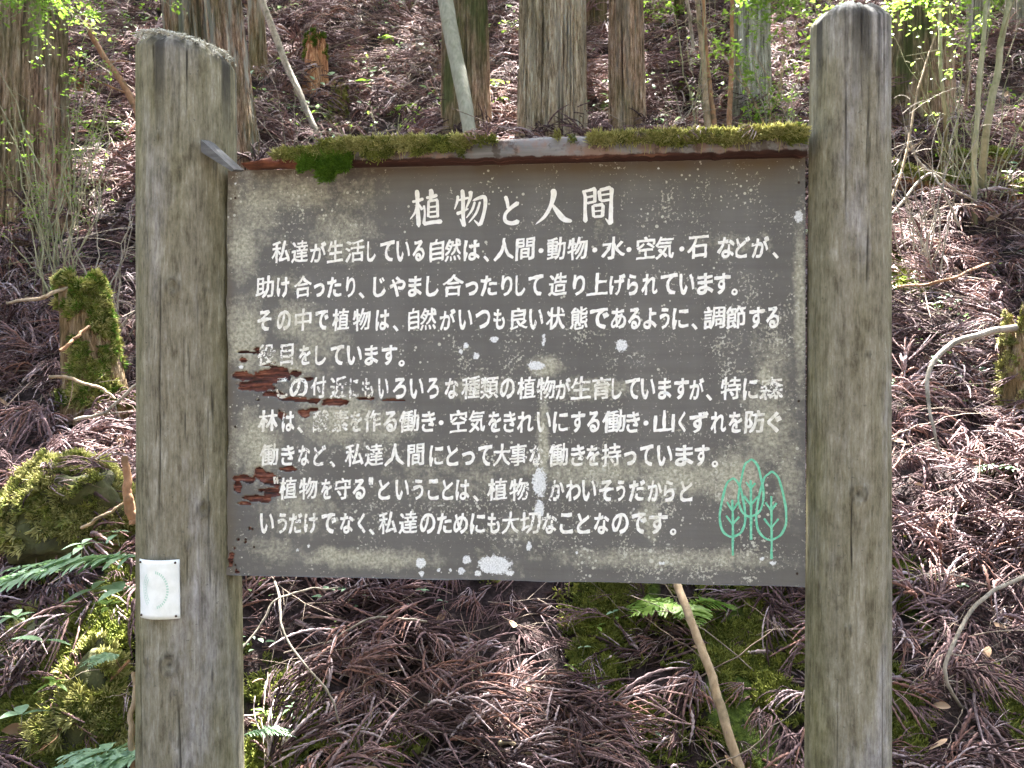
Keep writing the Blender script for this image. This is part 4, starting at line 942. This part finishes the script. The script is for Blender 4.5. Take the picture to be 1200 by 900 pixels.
stick('dead_branch', [(380,755,2.6),(440,725,2.6),(500,728,2.6)], 3, 3, MAT['branch_grey'], 'pale thin stem lying level under the left half of the board', seed=29)
stick('dead_branch', [(1060,150,4.6),(1075,185,4.6),(1110,215,4.6),(1150,240,4.7)], 4, 3, MAT['branch_grey'], 'pale twig slanting down past the mossy logs', twigs=3, seed=30)
stick('dead_branch', [(1046,250,4.3),(1085,205,4.4),(1100,215,4.3),(1125,265,4.3)], 4, 3, MAT['branch_grey'], 'forked pale twig beside the right post', twigs=3, seed=31)
stick('dead_branch', [(1040,245,4.4),(1062,180,4.5),(1075,110,4.6),(1096,40,4.7)], 4, 2, MAT['branch'], 'thin upright bare stem close beside the right post', 'branch', twigs=4, seed=32)
stick('dead_branch', [(370,478,None),(300,470,None)], 3, 3, MAT['branch'], 'twig behind the board', seed=33) if False else None
# thorny bare shrub at the left, in front of the shaggy cedar
def shrub(name, px, py, d, n, h, spread, mat, label, seed, foliage=None, leafn=0, leafs=.02, droop=0, hang=False, cat='shrub'):
    rs = np.random.default_rng(seed); base = P(px, py, d)
    if not hang: base.z = gz(base.x, base.y) - .02
    t = thing(name, base, label, cat)
    tips = []
    for i in range(n):
        b = B(); a = rs.uniform(0, 6.28); sp_ = rs.uniform(.2, 1) * spread; hh_ = h * rs.uniform(.5, 1.1)
        m = 16; s = np.linspace(0, 1, m)
        cxx = sp_ * math.cos(a) * s ** 1.3 + .04 * fbm(s * 5, 0 * s, i, seed, 3); cy_ = .5 * sp_ * math.sin(a) * s ** 1.3 + .04 * fbm(s * 5, 0 * s, i, seed + 1, 3)
        cz_ = hh_ * (s - droop * s ** 2.4); p = np.stack([cxx, cy_, cz_], -1) + np.array([rs.uniform(-.06, .06), rs.uniform(-.04, .04), 0])
        b.tube(p, rs.uniform(.0025, .005) * (1.15 - s * .8), 5); tips.append(p)
        for q in range(rs.integers(2, 6)):
            k = rs.integers(4, m - 1); dd = rs.normal(0, 1, 3) * [1, .5, .7] + [0, 0, .3 - droop]; dd /= np.linalg.norm(dd); l = rs.uniform(.08, .3)
            u = np.linspace(0, 1, 6)[:, None]; pp = p[k] + dd * l * u + np.array([0, 0, -.08]) * u * u; b.tube(pp, .0015 * (1.2 - u[:, 0]), 4); tips.append(pp)
        link('stem', b.build('stem', mat), t)
    if leafn:
        b = B()
        for _ in range(leafn):
            p = tips[rs.integers(0, len(tips))]; c = p[rs.integers(len(p) // 3, len(p))] + rs.normal(0, .018, 3)
            leaf(b, c, rs.uniform(0, 6.28), rs.uniform(-.5, .5), leafs * rs.uniform(.6, 1.3), .5, rs.uniform(0, 1), rs.uniform(-.5, .5))
        o = link('foliage', b.build('foliage', foliage), t)
    return t
def leaf(b, c, yaw, pitch, L, w, tone, roll=0, n=5, fold=.15, curl=.3, tooth=0.0):
    s = np.linspace(0, 1, n); wd = w * L * .5 * np.sin(np.pi * s ** .8) ** .9; wd[0] = .02 * L; wd[-1] = 0
    if tooth: wd = wd * (1 + tooth * np.where(np.arange(n) % 2, 1, -1))
    x = L * s; z = -curl * L * s ** 2
    Vl = np.concatenate([np.stack([x, wd, z + fold * wd], -1), np.stack([x, 0 * x, z], -1), np.stack([x, -wd, z + fold * wd], -1)])
    Mt = Matrix.Rotation(yaw, 3, 'Z') @ Matrix.Rotation(-pitch, 3, 'Y') @ Matrix.Rotation(roll, 3, 'X')
    Vl = Vl @ np.array(Mt).T + np.asarray(c)
    i = np.arange(n - 1); b.add(Vl, np.concatenate([np.stack([i, i + n, i + n + 1, i + 1], -1), np.stack([i + n, i + 2 * n, i + 2 * n + 1, i + n + 1], -1)]), tone)
shrub('bare_shrub', 70, 300, 4.3, 14, 1.0, .55, MAT['sapling'], 'tangled bare shrub of thin stems in front of the shaggy cedar', 1)
shrub('bare_shrub', 120, 330, 4.0, 9, .75, .4, MAT['branch_grey'], 'small bare shrub of pale twigs beside the left post, below the sunlit patch', 2)
shrub('bare_shrub', 1085, 270, 4.3, 13, .95, .45, MAT['branch_grey'], 'tangle of pale bare stems between the right post and the mossy logs', 3)
shrub('bare_shrub', 920, 165, 5.2, 10, .9, .35, MAT['branch_grey'], 'sunlit bare stems against the left side of the right post', 4, MAT['leaf2'], 260, .030)
shrub('leafy_shrub', 60, 205, 4.6, 12, 1.15, .6, MAT['sapling'], 'loose shrub with tiny green leaves in front of the shaggy cedar at the top left', 5, MAT['leaf2'], 900, .020, .1)
shrub('leafy_shrub', 905, 150, 5.6, 9, 1.25, .5, MAT['branch'], 'shrub with sunlit yellow green leaves left of the right post top', 6, MAT['leaf2'], 800, .030, .15)
shrub('leafy_shrub', 1085, 118, 6.3, 9, 1.2, .7, MAT['sapling'], 'shrub with yellow green leaves over the large greenish cedar at the top right', 7, MAT['leaf2'], 800, .032, .2)
shrub('leafy_shrub', 1170, 40, 8.6, 10, 1.2, 1.0, MAT['sapling'], 'bright leafy shrub far up the slope in the top right corner', 8, MAT['leaf2'], 900, .05, .2)
shrub('leafy_shrub', 770, 60, 8.2, 8, 1.0, .4, MAT['sapling'], 'bright green bush far up the slope right of the reddish cedar', 9, MAT['leaf2'], 500, .05, .2)
shrub('bare_shrub', 340, 150, 5.6, 9, .7, .6, MAT['branch_grey'], 'grey bare twigs behind the rotten left end of the rail', 10)
shrub('bare_shrub', 800, 165, 5.8, 8, .6, .5, MAT['branch_grey'], 'few thin grey twigs between the reddish cedar and the tan saplings', 11)

# ------------------------------------------------------------------ stumps, logs, boulders with moss
def mossify(parent, V, N, n, tree_, scale=(.7, 1.4), rng_=None, name='moss'):
    k = rng.integers(0, len(V), n); pts = V[k] + rng.normal(0, .006, (n, 3)); nn = N[k] + rng.normal(0, .3, (n, 3))
    return scatter(name, pts, eul_from(nn, rng.uniform(0, 6.28, n)), rng.uniform(*scale, n), rng.integers(0, 4, n), tree_, parent)
def blob(name, part, c, rx, ry, rz, mat, label, cat, seed, amp=.25, mossn=0, mtree=None, mask=None, dry=0, nn=70, extra_moss=None):
    t = thing(name, c, label, cat)
    th, ph = np.meshgrid(np.arange(nn) / nn * 2 * math.pi, np.linspace(.001, math.pi, nn // 2)); d = np.stack([np.sin(ph) * np.cos(th), np.sin(ph) * np.sin(th), np.cos(ph)], -1)
    k = 1 + amp * fbm(d[..., 0] * 1.6, d[..., 1] * 1.6, d[..., 2] * 1.6, seed, 3) + amp * .25 * fbm(d[..., 0] * 6, d[..., 1] * 6, d[..., 2] * 6, seed, 3)
    V = (d * k[..., None] * [rx, ry, rz]).reshape(-1, 3); N = (d / [rx, ry, rz]).reshape(-1, 3); N /= np.linalg.norm(N, axis=1)[:, None]
    link(part, mesh(part, V, grid_faces(nn, nn // 2, True), mat, True), t)
    sel = np.ones(len(V), bool) if mask is None else mask(V, N)
    sel &= fbm(V[:, 0] * 14, V[:, 1] * 14, V[:, 2] * 14, seed + 5, 3) > -.10
    if mossn: mossify(t, V[sel], N[sel], mossn, mtree or T_MOSS)
    if dry: mossify(t, V[sel], N[sel], dry, T_MOSSD)
    return t
kroc = M('dark_rock', .9, .2); kroc.color(kroc.ramp(kroc.noise(scale=12, det=8), [(.3, (.03, .03, .02)), (.55, (.07, .075, .03)), (.75, (.16, .16, .10))])).bump(kroc.noise(scale=50, det=6), .7, .01)
h = hit(92, 640)
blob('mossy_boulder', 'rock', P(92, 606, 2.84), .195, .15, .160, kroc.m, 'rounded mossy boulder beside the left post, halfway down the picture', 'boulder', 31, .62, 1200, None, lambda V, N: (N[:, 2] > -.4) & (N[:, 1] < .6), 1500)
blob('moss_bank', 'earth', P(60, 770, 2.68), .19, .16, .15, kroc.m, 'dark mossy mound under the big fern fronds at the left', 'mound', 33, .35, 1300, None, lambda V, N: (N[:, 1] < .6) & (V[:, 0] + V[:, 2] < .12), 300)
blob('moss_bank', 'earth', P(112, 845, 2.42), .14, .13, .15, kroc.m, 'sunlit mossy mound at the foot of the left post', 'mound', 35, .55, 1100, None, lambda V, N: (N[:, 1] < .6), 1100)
blob('moss_bank', 'earth', P(2, 625, 3.0), .06, .08, .12, kroc.m, 'mossy lump cut off by the left edge beside the red brown branch', 'mound', 36, .3, 400, None, None, 100)
def stump(px, py_top, py_bot, wpx, mat, label, seed, moss=0, bright=0, dry=0, lean=0.0, jag=.12, side=None):
    h = hit(px, py_bot); r = wpx / 2 / F * h.y; H = (py_bot - py_top) / F * h.y
    t = thing('stump', (h.x, h.y, gz(h.x, h.y)), label, 'stump')
    na = 64; zv = np.linspace(-.08, H, 46); T, Z = np.meshgrid(np.arange(na) / na * 6.28318, zv); c, s = np.cos(T), np.sin(T); f = np.clip(Z / H, 0, 1)
    rr = r * (1 + .28 * np.exp(-np.clip(Z, 0, 9) / (r * 1.2)) - .38 * f) * (1 + .30 * fbm(c * 2.2, s * 2.2, Z * 2, seed, 3)) + .010 * fbm(c * 14, s * 14, Z * 3, seed + 1, 3)
    top = H * (1 - jag * (.5 + fbm(c * 4, s * 4, 0, seed + 2, 3)) * 1.6)
    Zq = np.minimum(Z, top); X = rr * c + lean * Zq; Y = rr * s
    V = np.stack([X, Y, Zq], -1).reshape(-1, 3); N = np.stack([c, s, .35 * f ** 4 * 3], -1).reshape(-1, 3)
    Vt = np.concatenate([V, [[lean * H * .8, 0, H * .72]]]); k = (len(zv) - 1) * na; i = np.arange(na)
    fq = [list(q) for q in grid_faces(na, len(zv), True)] + [[k + a, k + (a + 1) % na, len(V)] for a in range(na)]
    link('stump_wood', mesh('stump_wood', Vt, fq, mat, True, {'ridge': np.full(len(Vt), .6)}), t)
    sel = (V[:, 2] > .0) & (V[:, 1] < r * .5)
    if side is not None: sel &= side(V, r, H)
    sel &= fbm(V[:, 0] * 12, V[:, 1] * 12, V[:, 2] * 9, seed + 8, 3) > -.12
    sc = (.7, 1.4)
    if moss: mossify(t, V[sel], N[sel], moss, T_MOSS, sc)
    if bright: mossify(t, V[sel], N[sel], bright, T_MOSSB, sc)
    if dry: mossify(t, V[sel], N[sel], dry, T_MOSSD, sc)
    return t
ksw = mk_bark('rotten_stump_wood', [(.25, (.04, .025, .013)), (.5, (.13, .08, .04)), (.7, (.22, .15, .085)), (.9, (.3, .24, .16))], .45, .1, 8)
kor = mk_bark('orange_stump_wood', [(.25, (.07, .03, .02)), (.5, (.24, .11, .055)), (.7, (.36, .19, .10)), (.9, (.42, .30, .2))], .2, .1, 9)
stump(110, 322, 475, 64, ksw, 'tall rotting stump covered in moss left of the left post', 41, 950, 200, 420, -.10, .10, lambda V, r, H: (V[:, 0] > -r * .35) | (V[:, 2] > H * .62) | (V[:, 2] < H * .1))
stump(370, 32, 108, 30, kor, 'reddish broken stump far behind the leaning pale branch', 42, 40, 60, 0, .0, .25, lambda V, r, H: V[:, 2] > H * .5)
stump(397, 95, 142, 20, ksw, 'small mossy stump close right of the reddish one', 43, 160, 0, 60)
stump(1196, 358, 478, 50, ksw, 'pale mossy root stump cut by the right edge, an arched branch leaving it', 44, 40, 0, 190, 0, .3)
stump(92, 78, 112, 16, kor, 'tiny reddish stump far up the slope left of the orange brown branch', 45)
def log(pts, w, mat, label, seed, moss, dry):
    Q = [hit(a, b_, .05) for a, b_ in pts]; o0 = Q[0].copy(); c = spline(Q, 40) - np.array(o0); c[:, 1] = np.linspace(c[0, 1], c[-1, 1], 40); c[:, 2] = np.linspace(c[0, 2], c[-1, 2], 40) + .02 * fbm(np.linspace(0, 6, 40), 0, 0, seed, 2)
    r = w / 2 / F * Q[0].y; t = thing('fallen_log', o0, label, 'log')
    b = B(); s = np.linspace(0, 1, 40); b.tube(c, r * (1 + .15 * fbm(s * 8, 0 * s, 0, seed, 3)), 20)
    V = np.concatenate(b.V); C = np.repeat(c, 20, 0); N = V - C; N /= np.linalg.norm(N, axis=1)[:, None]
    V = V + N * (.02 * fbm(V[:, 0] * 6, N[:, 2] * 9, N[:, 1] * 9, seed, 3))[:, None]; b.V = [V]
    m = b.build('log_wood', mat, True); a = m.attributes.new('ridge', 'FLOAT', 'POINT'); a.data.foreach_set('value', np.full(len(V), .6, np.float32))
    link('log_wood', m, t); sel = (N[:, 2] > .25)
    mossify(t, V[sel], N[sel], moss, T_MOSS, (1., 2.)); mossify(t, V[sel], N[sel], dry, T_MOSSD, (1., 2.))
log([(1030, 208), (1110, 214), (1230, 232)], 26, kor, 'rotting orange log with green moss, the lower of two at the right', 51, 500, 160)
log([(1095, 190), (1150, 186), (1230, 192)], 24, ksw, 'dark rotting log, the upper of two at the right', 52, 240, 60)

# ------------------------------------------------------------------ ferns and seedlings
def fern(px, py, d, L, nf, yaws, label, seed, mat='leaf', pinn=15, wide=.34, pitch=.5, lift=.0, cat='fern', curl=.6):
    rs = np.random.default_rng(seed); c = P(px, py, d) if d else hit(px, py, .03)
    t = thing('fern', c, label, cat)
    for i in range(nf):
        yaw = yaws[i % len(yaws)] + rs.uniform(-.12, .12); l = L * rs.uniform(.85, 1.1); b = B(); n = pinn; s = np.linspace(0, 1, n + 3)
        hd = np.array([math.cos(yaw), math.sin(yaw)]); x = l * s; z = l * (pitch * s - curl * s ** 2)
        rac = np.stack([hd[0] * x, hd[1] * x, z], -1); b.tube(rac, .0016 * (1.2 - s), 4, .2)
        for k in range(2, n + 2):
            ln = wide * l * math.sin(math.pi * (k / (n + 2.5)) ** .75) ** .8 * .62
            for sd in (-1, 1):
                leaf(b, rac[k], yaw + sd * (1.15 - .35 * s[k]), .1 + rs.uniform(-.15, .15), ln, .30, rs.uniform(.0, 1), sd * .25 + rs.uniform(-.3, .3), 7, .1, .35, .22)
        leaf(b, rac[-1] - (rac[-1] - rac[-2]) * .5, yaw, -.3, l * .08, .4, .6)
        link('frond', b.build('frond', MAT[mat]), t)
    return t
fern(1058, 392, None, .20, 3, [.25, -.25, .75], 'green fern right of the right post, above the arched branch', 61, wide=.5)
fern(1072, 425, None, .15, 2, [.4, 1.0], 'small fern tucked inside the bend of the arched branch', 62, wide=.5)
fern(1166, 548, None, .12, 3, [-1.2, -.3, 3.6], 'small upright fern in the litter near the right edge', 63, wide=.55)
fern(800, 712, 2.68, .17, 4, [3.3, 2.7, .2, -1.4], 'bright green fern under the board behind the tan stick', 64, 'leaf2', wide=.7)
fern(500, 128, None, .30, 3, [0, 3.1, 1.5], 'sunlit fern on the slope left of the mossy footed cedar', 65, 'leaf2', wide=.5)
fern(125, 150, None, .22, 4, [.2, 2.9, -.6, 3.9], 'bright sunlit leafy fern left of the left post, above the pink litter', 66, 'leaf2', wide=.6, pinn=6)
fern(755, 160, None, .22, 3, [.5, 2.4, -1.0], 'small fern at the foot of the reddish cedar', 67, 'leaf2', wide=.5)
fern(703, 130, None, .22, 3, [.5, 2.0, -1.0], 'small fern between the two stemmed and the reddish cedar', 68, 'leaf2', wide=.5)
fern(840, 395, None, .1, 1, [1], 'x', 69) if False else None
fern(172, 652, 2.2, .34, 3, [3.2, 3.0, 3.45], 'long pale green fern fronds reaching left from behind the left post', 70, wide=.42, pitch=.05, curl=.16, pinn=13)
fern(75, 668, 2.25, .26, 3, [3.3, 2.9, 3.6], 'pale green fern fronds at the left edge below the mossy boulder', 71, wide=.42, pitch=.0, curl=.3)
fern(175, 885, 2.1, .27, 4, [3.2, 3.6, 2.8], 'wide pale fern frond at the bottom left corner', 72, wide=.5, pitch=.05, curl=.2)
fern(140, 768, 2.3, .10, 2, [3.9, 4.3], 'small single fern frond over the mound left of the left post', 73, wide=.5)
fern(285, 862, 2.3, .13, 2, [.1, .45], 'small pale fern frond at the right foot of the left post', 74, wide=.32, pitch=.3, curl=.4)
fern(1168, 840, None, .10, 2, [2, 3.0], 'little fern at the bottom right under the curved branch', 75, wide=.5) if False else None
fern(205, 590, None, .1, 1, [0], 'x', 76) if False else None
def plant(px, py, d, n, L, label, seed, mat='leaf', stem=.05, wd=.5, group=None):
    rs = np.random.default_rng(seed); c = P(px, py, d) if d else hit(px, py, .02)
    t = thing('seedling', c, label, 'seedling', group); s = np.linspace(0, 1, 5)
    b = B(); tip = np.array([rs.uniform(-.01, .01), rs.uniform(-.01, .0), stem]); b.tube(tip * s[:, None], .0012 * (1.3 - s * .6), 4); link('stem', b.build('stem', MAT['sapling']), t)
    a0 = rs.uniform(0, 3.14)
    for i in range(n):
        b = B(); a = a0 + i * (math.pi if n == 2 else 2.4) + rs.uniform(-.2, .2); leaf(b, tip * (1 - .12 * (i // 2)), a, rs.uniform(-.1, .5), L * rs.uniform(.75, 1.1), wd, rs.uniform(.2, 1), rs.uniform(-.2, .2), 8, .12, .35)
        link('leaf', b.build('leaf', MAT[mat]), t)
for i, (px, py, n, L, lab, mt) in enumerate([
    (470, 722, 7, .030, 'leafy seedling under the board above the level pale stem', 'leaf'), (492, 700, 6, .028, 'small leafy sprig just under the board, left of centre', 'leaf'),
    (448, 708, 5, .025, 'sprig of small leaves under the left half of the board', 'leaf'), (720, 728, 2, .030, 'two leaved seedling below the board centre', 'leaf'),
    (682, 770, 2, .034, 'pale two leaved seedling with leaves spread like a moustache', 'leaf'), (668, 792, 3, .026, 'seedling of upright leaves right below the pale two leaved one', 'leaf2'),
    (697, 744, 3, .034, 'broad leaved seedling at the left of the green moss', 'leaf2'), (722, 735, 2, .03, 'little seedling hanging over the moss', 'leaf2'),
    (560, 797, 2, .022, 'tiny seedling low in the brown litter left of centre', 'leaf'), (505, 836, 3, .02, 'tiny whitish seedling on the litter at the lower left of centre', 'leaf'),
    (418, 757, 2, .018, 'tiny seedling in litter below the left half of the board', 'leaf'), (707, 815, 4, .018, 'tiny seedling with four leaves near the tan stick', 'leaf'),
    (1132, 697, 4, .030, 'pale leafed seedling above the curved branch at the right', 'leaf'), (1108, 352, 3, .03, 'tiny leaf pair near the reddish twig', 'leaf'),
    (1128, 410, 3, .04, 'pale leaves under the arched branch', 'leaf'), (1130, 478, 4, .03, 'small pale leaves on the sunlit litter at the right', 'leaf2'),
    (1192, 325, 4, .04, 'green leaves at the right edge over the sunlit litter', 'leaf2'), (1195, 452, 4, .05, 'leaves beside the pale mossy root stump', 'leaf2'),
    (158, 345, 3, .035, 'green leaf beside the left post near the mossy stump', 'leaf2'), (135, 440, 4, .025, 'bright sprig at the right foot of the mossy stump', 'leaf2'),
    (60, 372, 3, .03, 'few small leaves left of the mossy stump', 'leaf'), (305, 690, 3, .03, 'leaf just under the lower left corner of the board', 'leaf2'),
    (1050, 485, 3, .03, 'green leaves close to the right post edge in shade', 'leaf'), (765, 870, 3, .025, 'seedling near the bottom by the tan stick', 'leaf'),
    (430, 110, 3, .09, 'yellow green leaf high on the slope above the rail moss', 'leaf2'), (455, 55, 5, .08, 'bright leaves high on the slope left of the leaning pole', 'leaf2'),
    (590, 130, 4, .09, 'bright leaves right of the mossy footed cedar', 'leaf2'), (575, 110, 4, .08, 'sunlit leaves on the slope behind the mossy footed cedar', 'leaf2'), 
    (560, 45, 5, .09, 'leaves between the leaning pole and the two stemmed cedar high up', 'leaf2'), (520, 715, 2, .02, 'minute seedling under the board left of centre', 'leaf')]):
    plant(px, py, None, n, L, lab, 100 + i, mt, .03 if L < .05 else .10)
plant(25, 850, 2.25, 3, .085, 'seedling with two broad glossy green leaves at the lower left corner', 140, 'leaf', .03, .42)
plant(48, 760, 2.35, 2, .08, 'seedling with one long pointed leaf on the mossy mound', 141, 'leaf', .02, .3)
plant(150, 700, 2.15, 4, .075, 'seedling with dark green pointed leaves touching the white plaque', 142, 'leaf', .02, .36)
plant(110, 700, 2.2, 3, .085, 'seedling with long green leaves hanging left of the white plaque', 143, 'leaf', .02, .3)

# leafy branches of trees beside the path, reaching into the top of the picture
shrub('overhanging_branch', 40, -60, 3.9, 12, -.50, .75, MAT['sapling'], 'leafy green branches hanging in at the top left corner', 21, MAT['leaf2'], 1500, .022, .3, True, 'branch')
shrub('overhanging_branch', 150, -50, 4.6, 7, -.32, .6, MAT['sapling'], 'sparse leafy branches hanging in above the left post', 22, MAT['leaf2'], 420, .022, .3, True, 'branch')
shrub('overhanging_branch', 925, -60, 4.4, 10, -.55, .45, MAT['sapling'], 'yellow green leafy branches hanging left of the right post top', 23, MAT['leaf2'], 1100, .026, .3, True, 'branch')
shrub('overhanging_branch', 1080, -50, 4.8, 9, -.38, .6, MAT['sapling'], 'bright leafy branches hanging in right of the right post top', 24, MAT['leaf2'], 900, .028, .3, True, 'branch')
# small leaves dotted all over the slope: too many to count
def sprig(i, rs):
    b = B(); 
    for q in range(rs.integers(3, 8)):
        leaf(b, np.array([rs.uniform(-.03, .03), rs.uniform(-.03, .03), rs.uniform(.01, .05)]), rs.uniform(0, 6.28), rs.uniform(-.1, .6), rs.uniform(.018, .04), .5, rs.uniform(0, 1), 0, 5)
    return bpy.data.objects.new('leaf_sprig_%d' % i, b.build('leaf_sprig', MAT['leaf2' if i % 2 else 'leaf']))
T_SPRIG = scatter_tree(coll([sprig(i, rs0) for i in range(6)], 'sprig_pieces'))
x1, y1 = rand_ground(3600, 2.2, 5); x2, y2 = rand_ground(5200, 5, 12); x = np.concatenate([x1, x2]); y = np.concatenate([y1, y2])
k = (fbm(x * 1.6, y * 1.6, 0, 140, 3) > np.where(y > 5, .18, .30)) & (rng.random(len(x)) < .6); x, y = x[k], y[k]; n = len(x)
scatter('ground_leaves', np.stack([x, y, ground(x, y) + .03 + .03 * rng.random(n)], -1), eul_from(np.tile([0, -.3, 1.], (n, 1)) + rng.normal(0, .2, (n, 3)), rng.uniform(0, 6.28, n)), np.where(y > 5, 1.6, .75) * rng.uniform(.6, 1.3, n), rng.integers(0, 6, n), T_SPRIG)
# brown litter fallen on the boulder, the mounds and the logs
bp = []
for (cx_, cy_, cz_, r_, n_) in ((P(98,602,2.82).x, 2.80, P(98,550,2.82).z, .14, 16), (P(60,770,2.68).x, 2.62, P(60,715,2.68).z, .15, 16), (P(122,850,2.4).x, 2.37, P(122,800,2.4).z, .08, 8)):
    for _ in range(n_): bp.append((cx_ + rng.normal(0, r_ * .6), cy_ + rng.normal(0, r_ * .5), cz_ + rng.uniform(-.05, .01)))
bp = np.array(bp); n = len(bp)
scatter('cedar_litter', bp, eul_from(np.tile([0, -.5, 1.], (n, 1)) + rng.normal(0, .4, (n, 3)), rng.uniform(0, 6.28, n)), rng.uniform(.35, .75, n), np.where(rng.random(n) < .4, NF + rng.integers(0, NT, n), rng.integers(0, NF, n)), T_LITTER)

# curled dead leaves
kd = M('dead_leaf', .8, .25); kd.color(kd.mix(kd.rand(), (.14, .08, .045), (.42, .30, .20)))
def dleaf(i, rs):
    b = B(); leaf(b, np.zeros(3), 0, 0, rs.uniform(.04, .07), rs.uniform(.4, .7), 0, rs.uniform(-.5, .5), 8, rs.uniform(.2, .9), rs.uniform(-.6, .6))
    return bpy.data.objects.new('dead_leaf_%d' % i, b.build('dead_leaf', kd.m))
T_DL = scatter_tree(coll([dleaf(i, rs0) for i in range(5)], 'dead_leaf_pieces'))
x1, y1 = rand_ground(260, 2.1, 5); x2, y2 = rand_ground(700, 5, 11); x = np.concatenate([x1, x2]); y = np.concatenate([y1, y2]); n = len(x)
scatter('dead_leaves', np.stack([x, y, ground(x, y) + .045], -1), eul_from(np.tile([0, -.5, 1.], (n, 1)) + rng.normal(0, .5, (n, 3)), rng.uniform(0, 6.28, n)), rng.uniform(.6, 1.2, n), rng.integers(0, 5, n), T_DL)

for j_, (px, py, d, nst, hh_, sp_, lab) in enumerate([(1120, 175, 5.2, 12, 1.3, .5, 'tall thin bare stems among the saplings at the upper right'), (1165, 215, 4.9, 9, .9, .4, 'fine bare stems rising behind the mossy logs near the right edge'),
    (820, 150, 5.9, 7, 1.2, .35, 'fine upright stems between the reddish and the grey cedar'), (95, 200, 5.0, 9, 1.2, .4, 'thin upright stems right of the shaggy cedar at the top left'), (450, 150, 5.6, 6, .5, .5, 'low pale twigs behind the rail moss left of the mossy footed cedar')]):
    shrub('bare_shrub', px, py, d, nst, hh_, sp_, MAT['sapling'], lab, 60 + j_, MAT['leaf2'], 90, .025)
for j_, (px, py, L, lab) in enumerate([(30, 690, .07, 'pale broad leaves at the left edge under the fern fronds'), (95, 655, .05, 'pale leaves just below the mossy boulder'), (130, 725, .05, 'leafy sprout on the dark mound beside the plaque'), (15, 740, .06, 'green leaves low at the left edge on the mound'),
    (70, 815, .05, 'small leaves between the two mounds at the lower left'), (140, 640, .05, 'leaves squeezed between boulder and left post'), (310, 850, .04, 'leaves near the right foot of the left post'), (345, 845, .035, 'smaller leaves right of the foot of the left post')]):
    plant(px, py, 2.32 if px < 200 else None, 5, L, lab, 180 + j_, 'leaf' if j_ % 2 else 'leaf2', .04, .4)

u_ = rng.uniform(float(u0), bw - .02, 46); lp = np.stack([u_, rng.uniform(-.06, .01, 46), bh + .047 + .004 * rng.random(46)], -1)
scatter('caught_litter', lp, eul_from(np.tile([0, -.4, 1.], (46, 1)) + rng.normal(0, .3, (46, 3)), rng.uniform(0, 6.28, 46)), rng.uniform(.12, .30, 46), np.where(rng.random(46) < .6, NF + rng.integers(0, NT, 46), rng.integers(0, NF, 46)), T_LITTER, cap)
# litter drifted against the feet of the trunks
bp = []
for t_, tx_, ty_, _, r_ in TREES[:11]:
    for _ in range(26):
        a_ = rng.uniform(math.pi, 2 * math.pi); rr_ = r_ * rng.uniform(1.1, 1.9); x_, y_ = t_.location.x + rr_ * math.cos(a_), t_.location.y + rr_ * math.sin(a_); bp.append((x_, y_, gz(x_, y_) + rng.uniform(.02, .14)))
bp = np.array(bp); n = len(bp)
scatter('cedar_litter', bp, eul_from(np.tile([0, -.6, 1.], (n, 1)) + rng.normal(0, .5, (n, 3)), rng.uniform(0, 6.28, n)), rng.uniform(.8, 1.5, n), rng.integers(0, NF, n), T_LITTER)
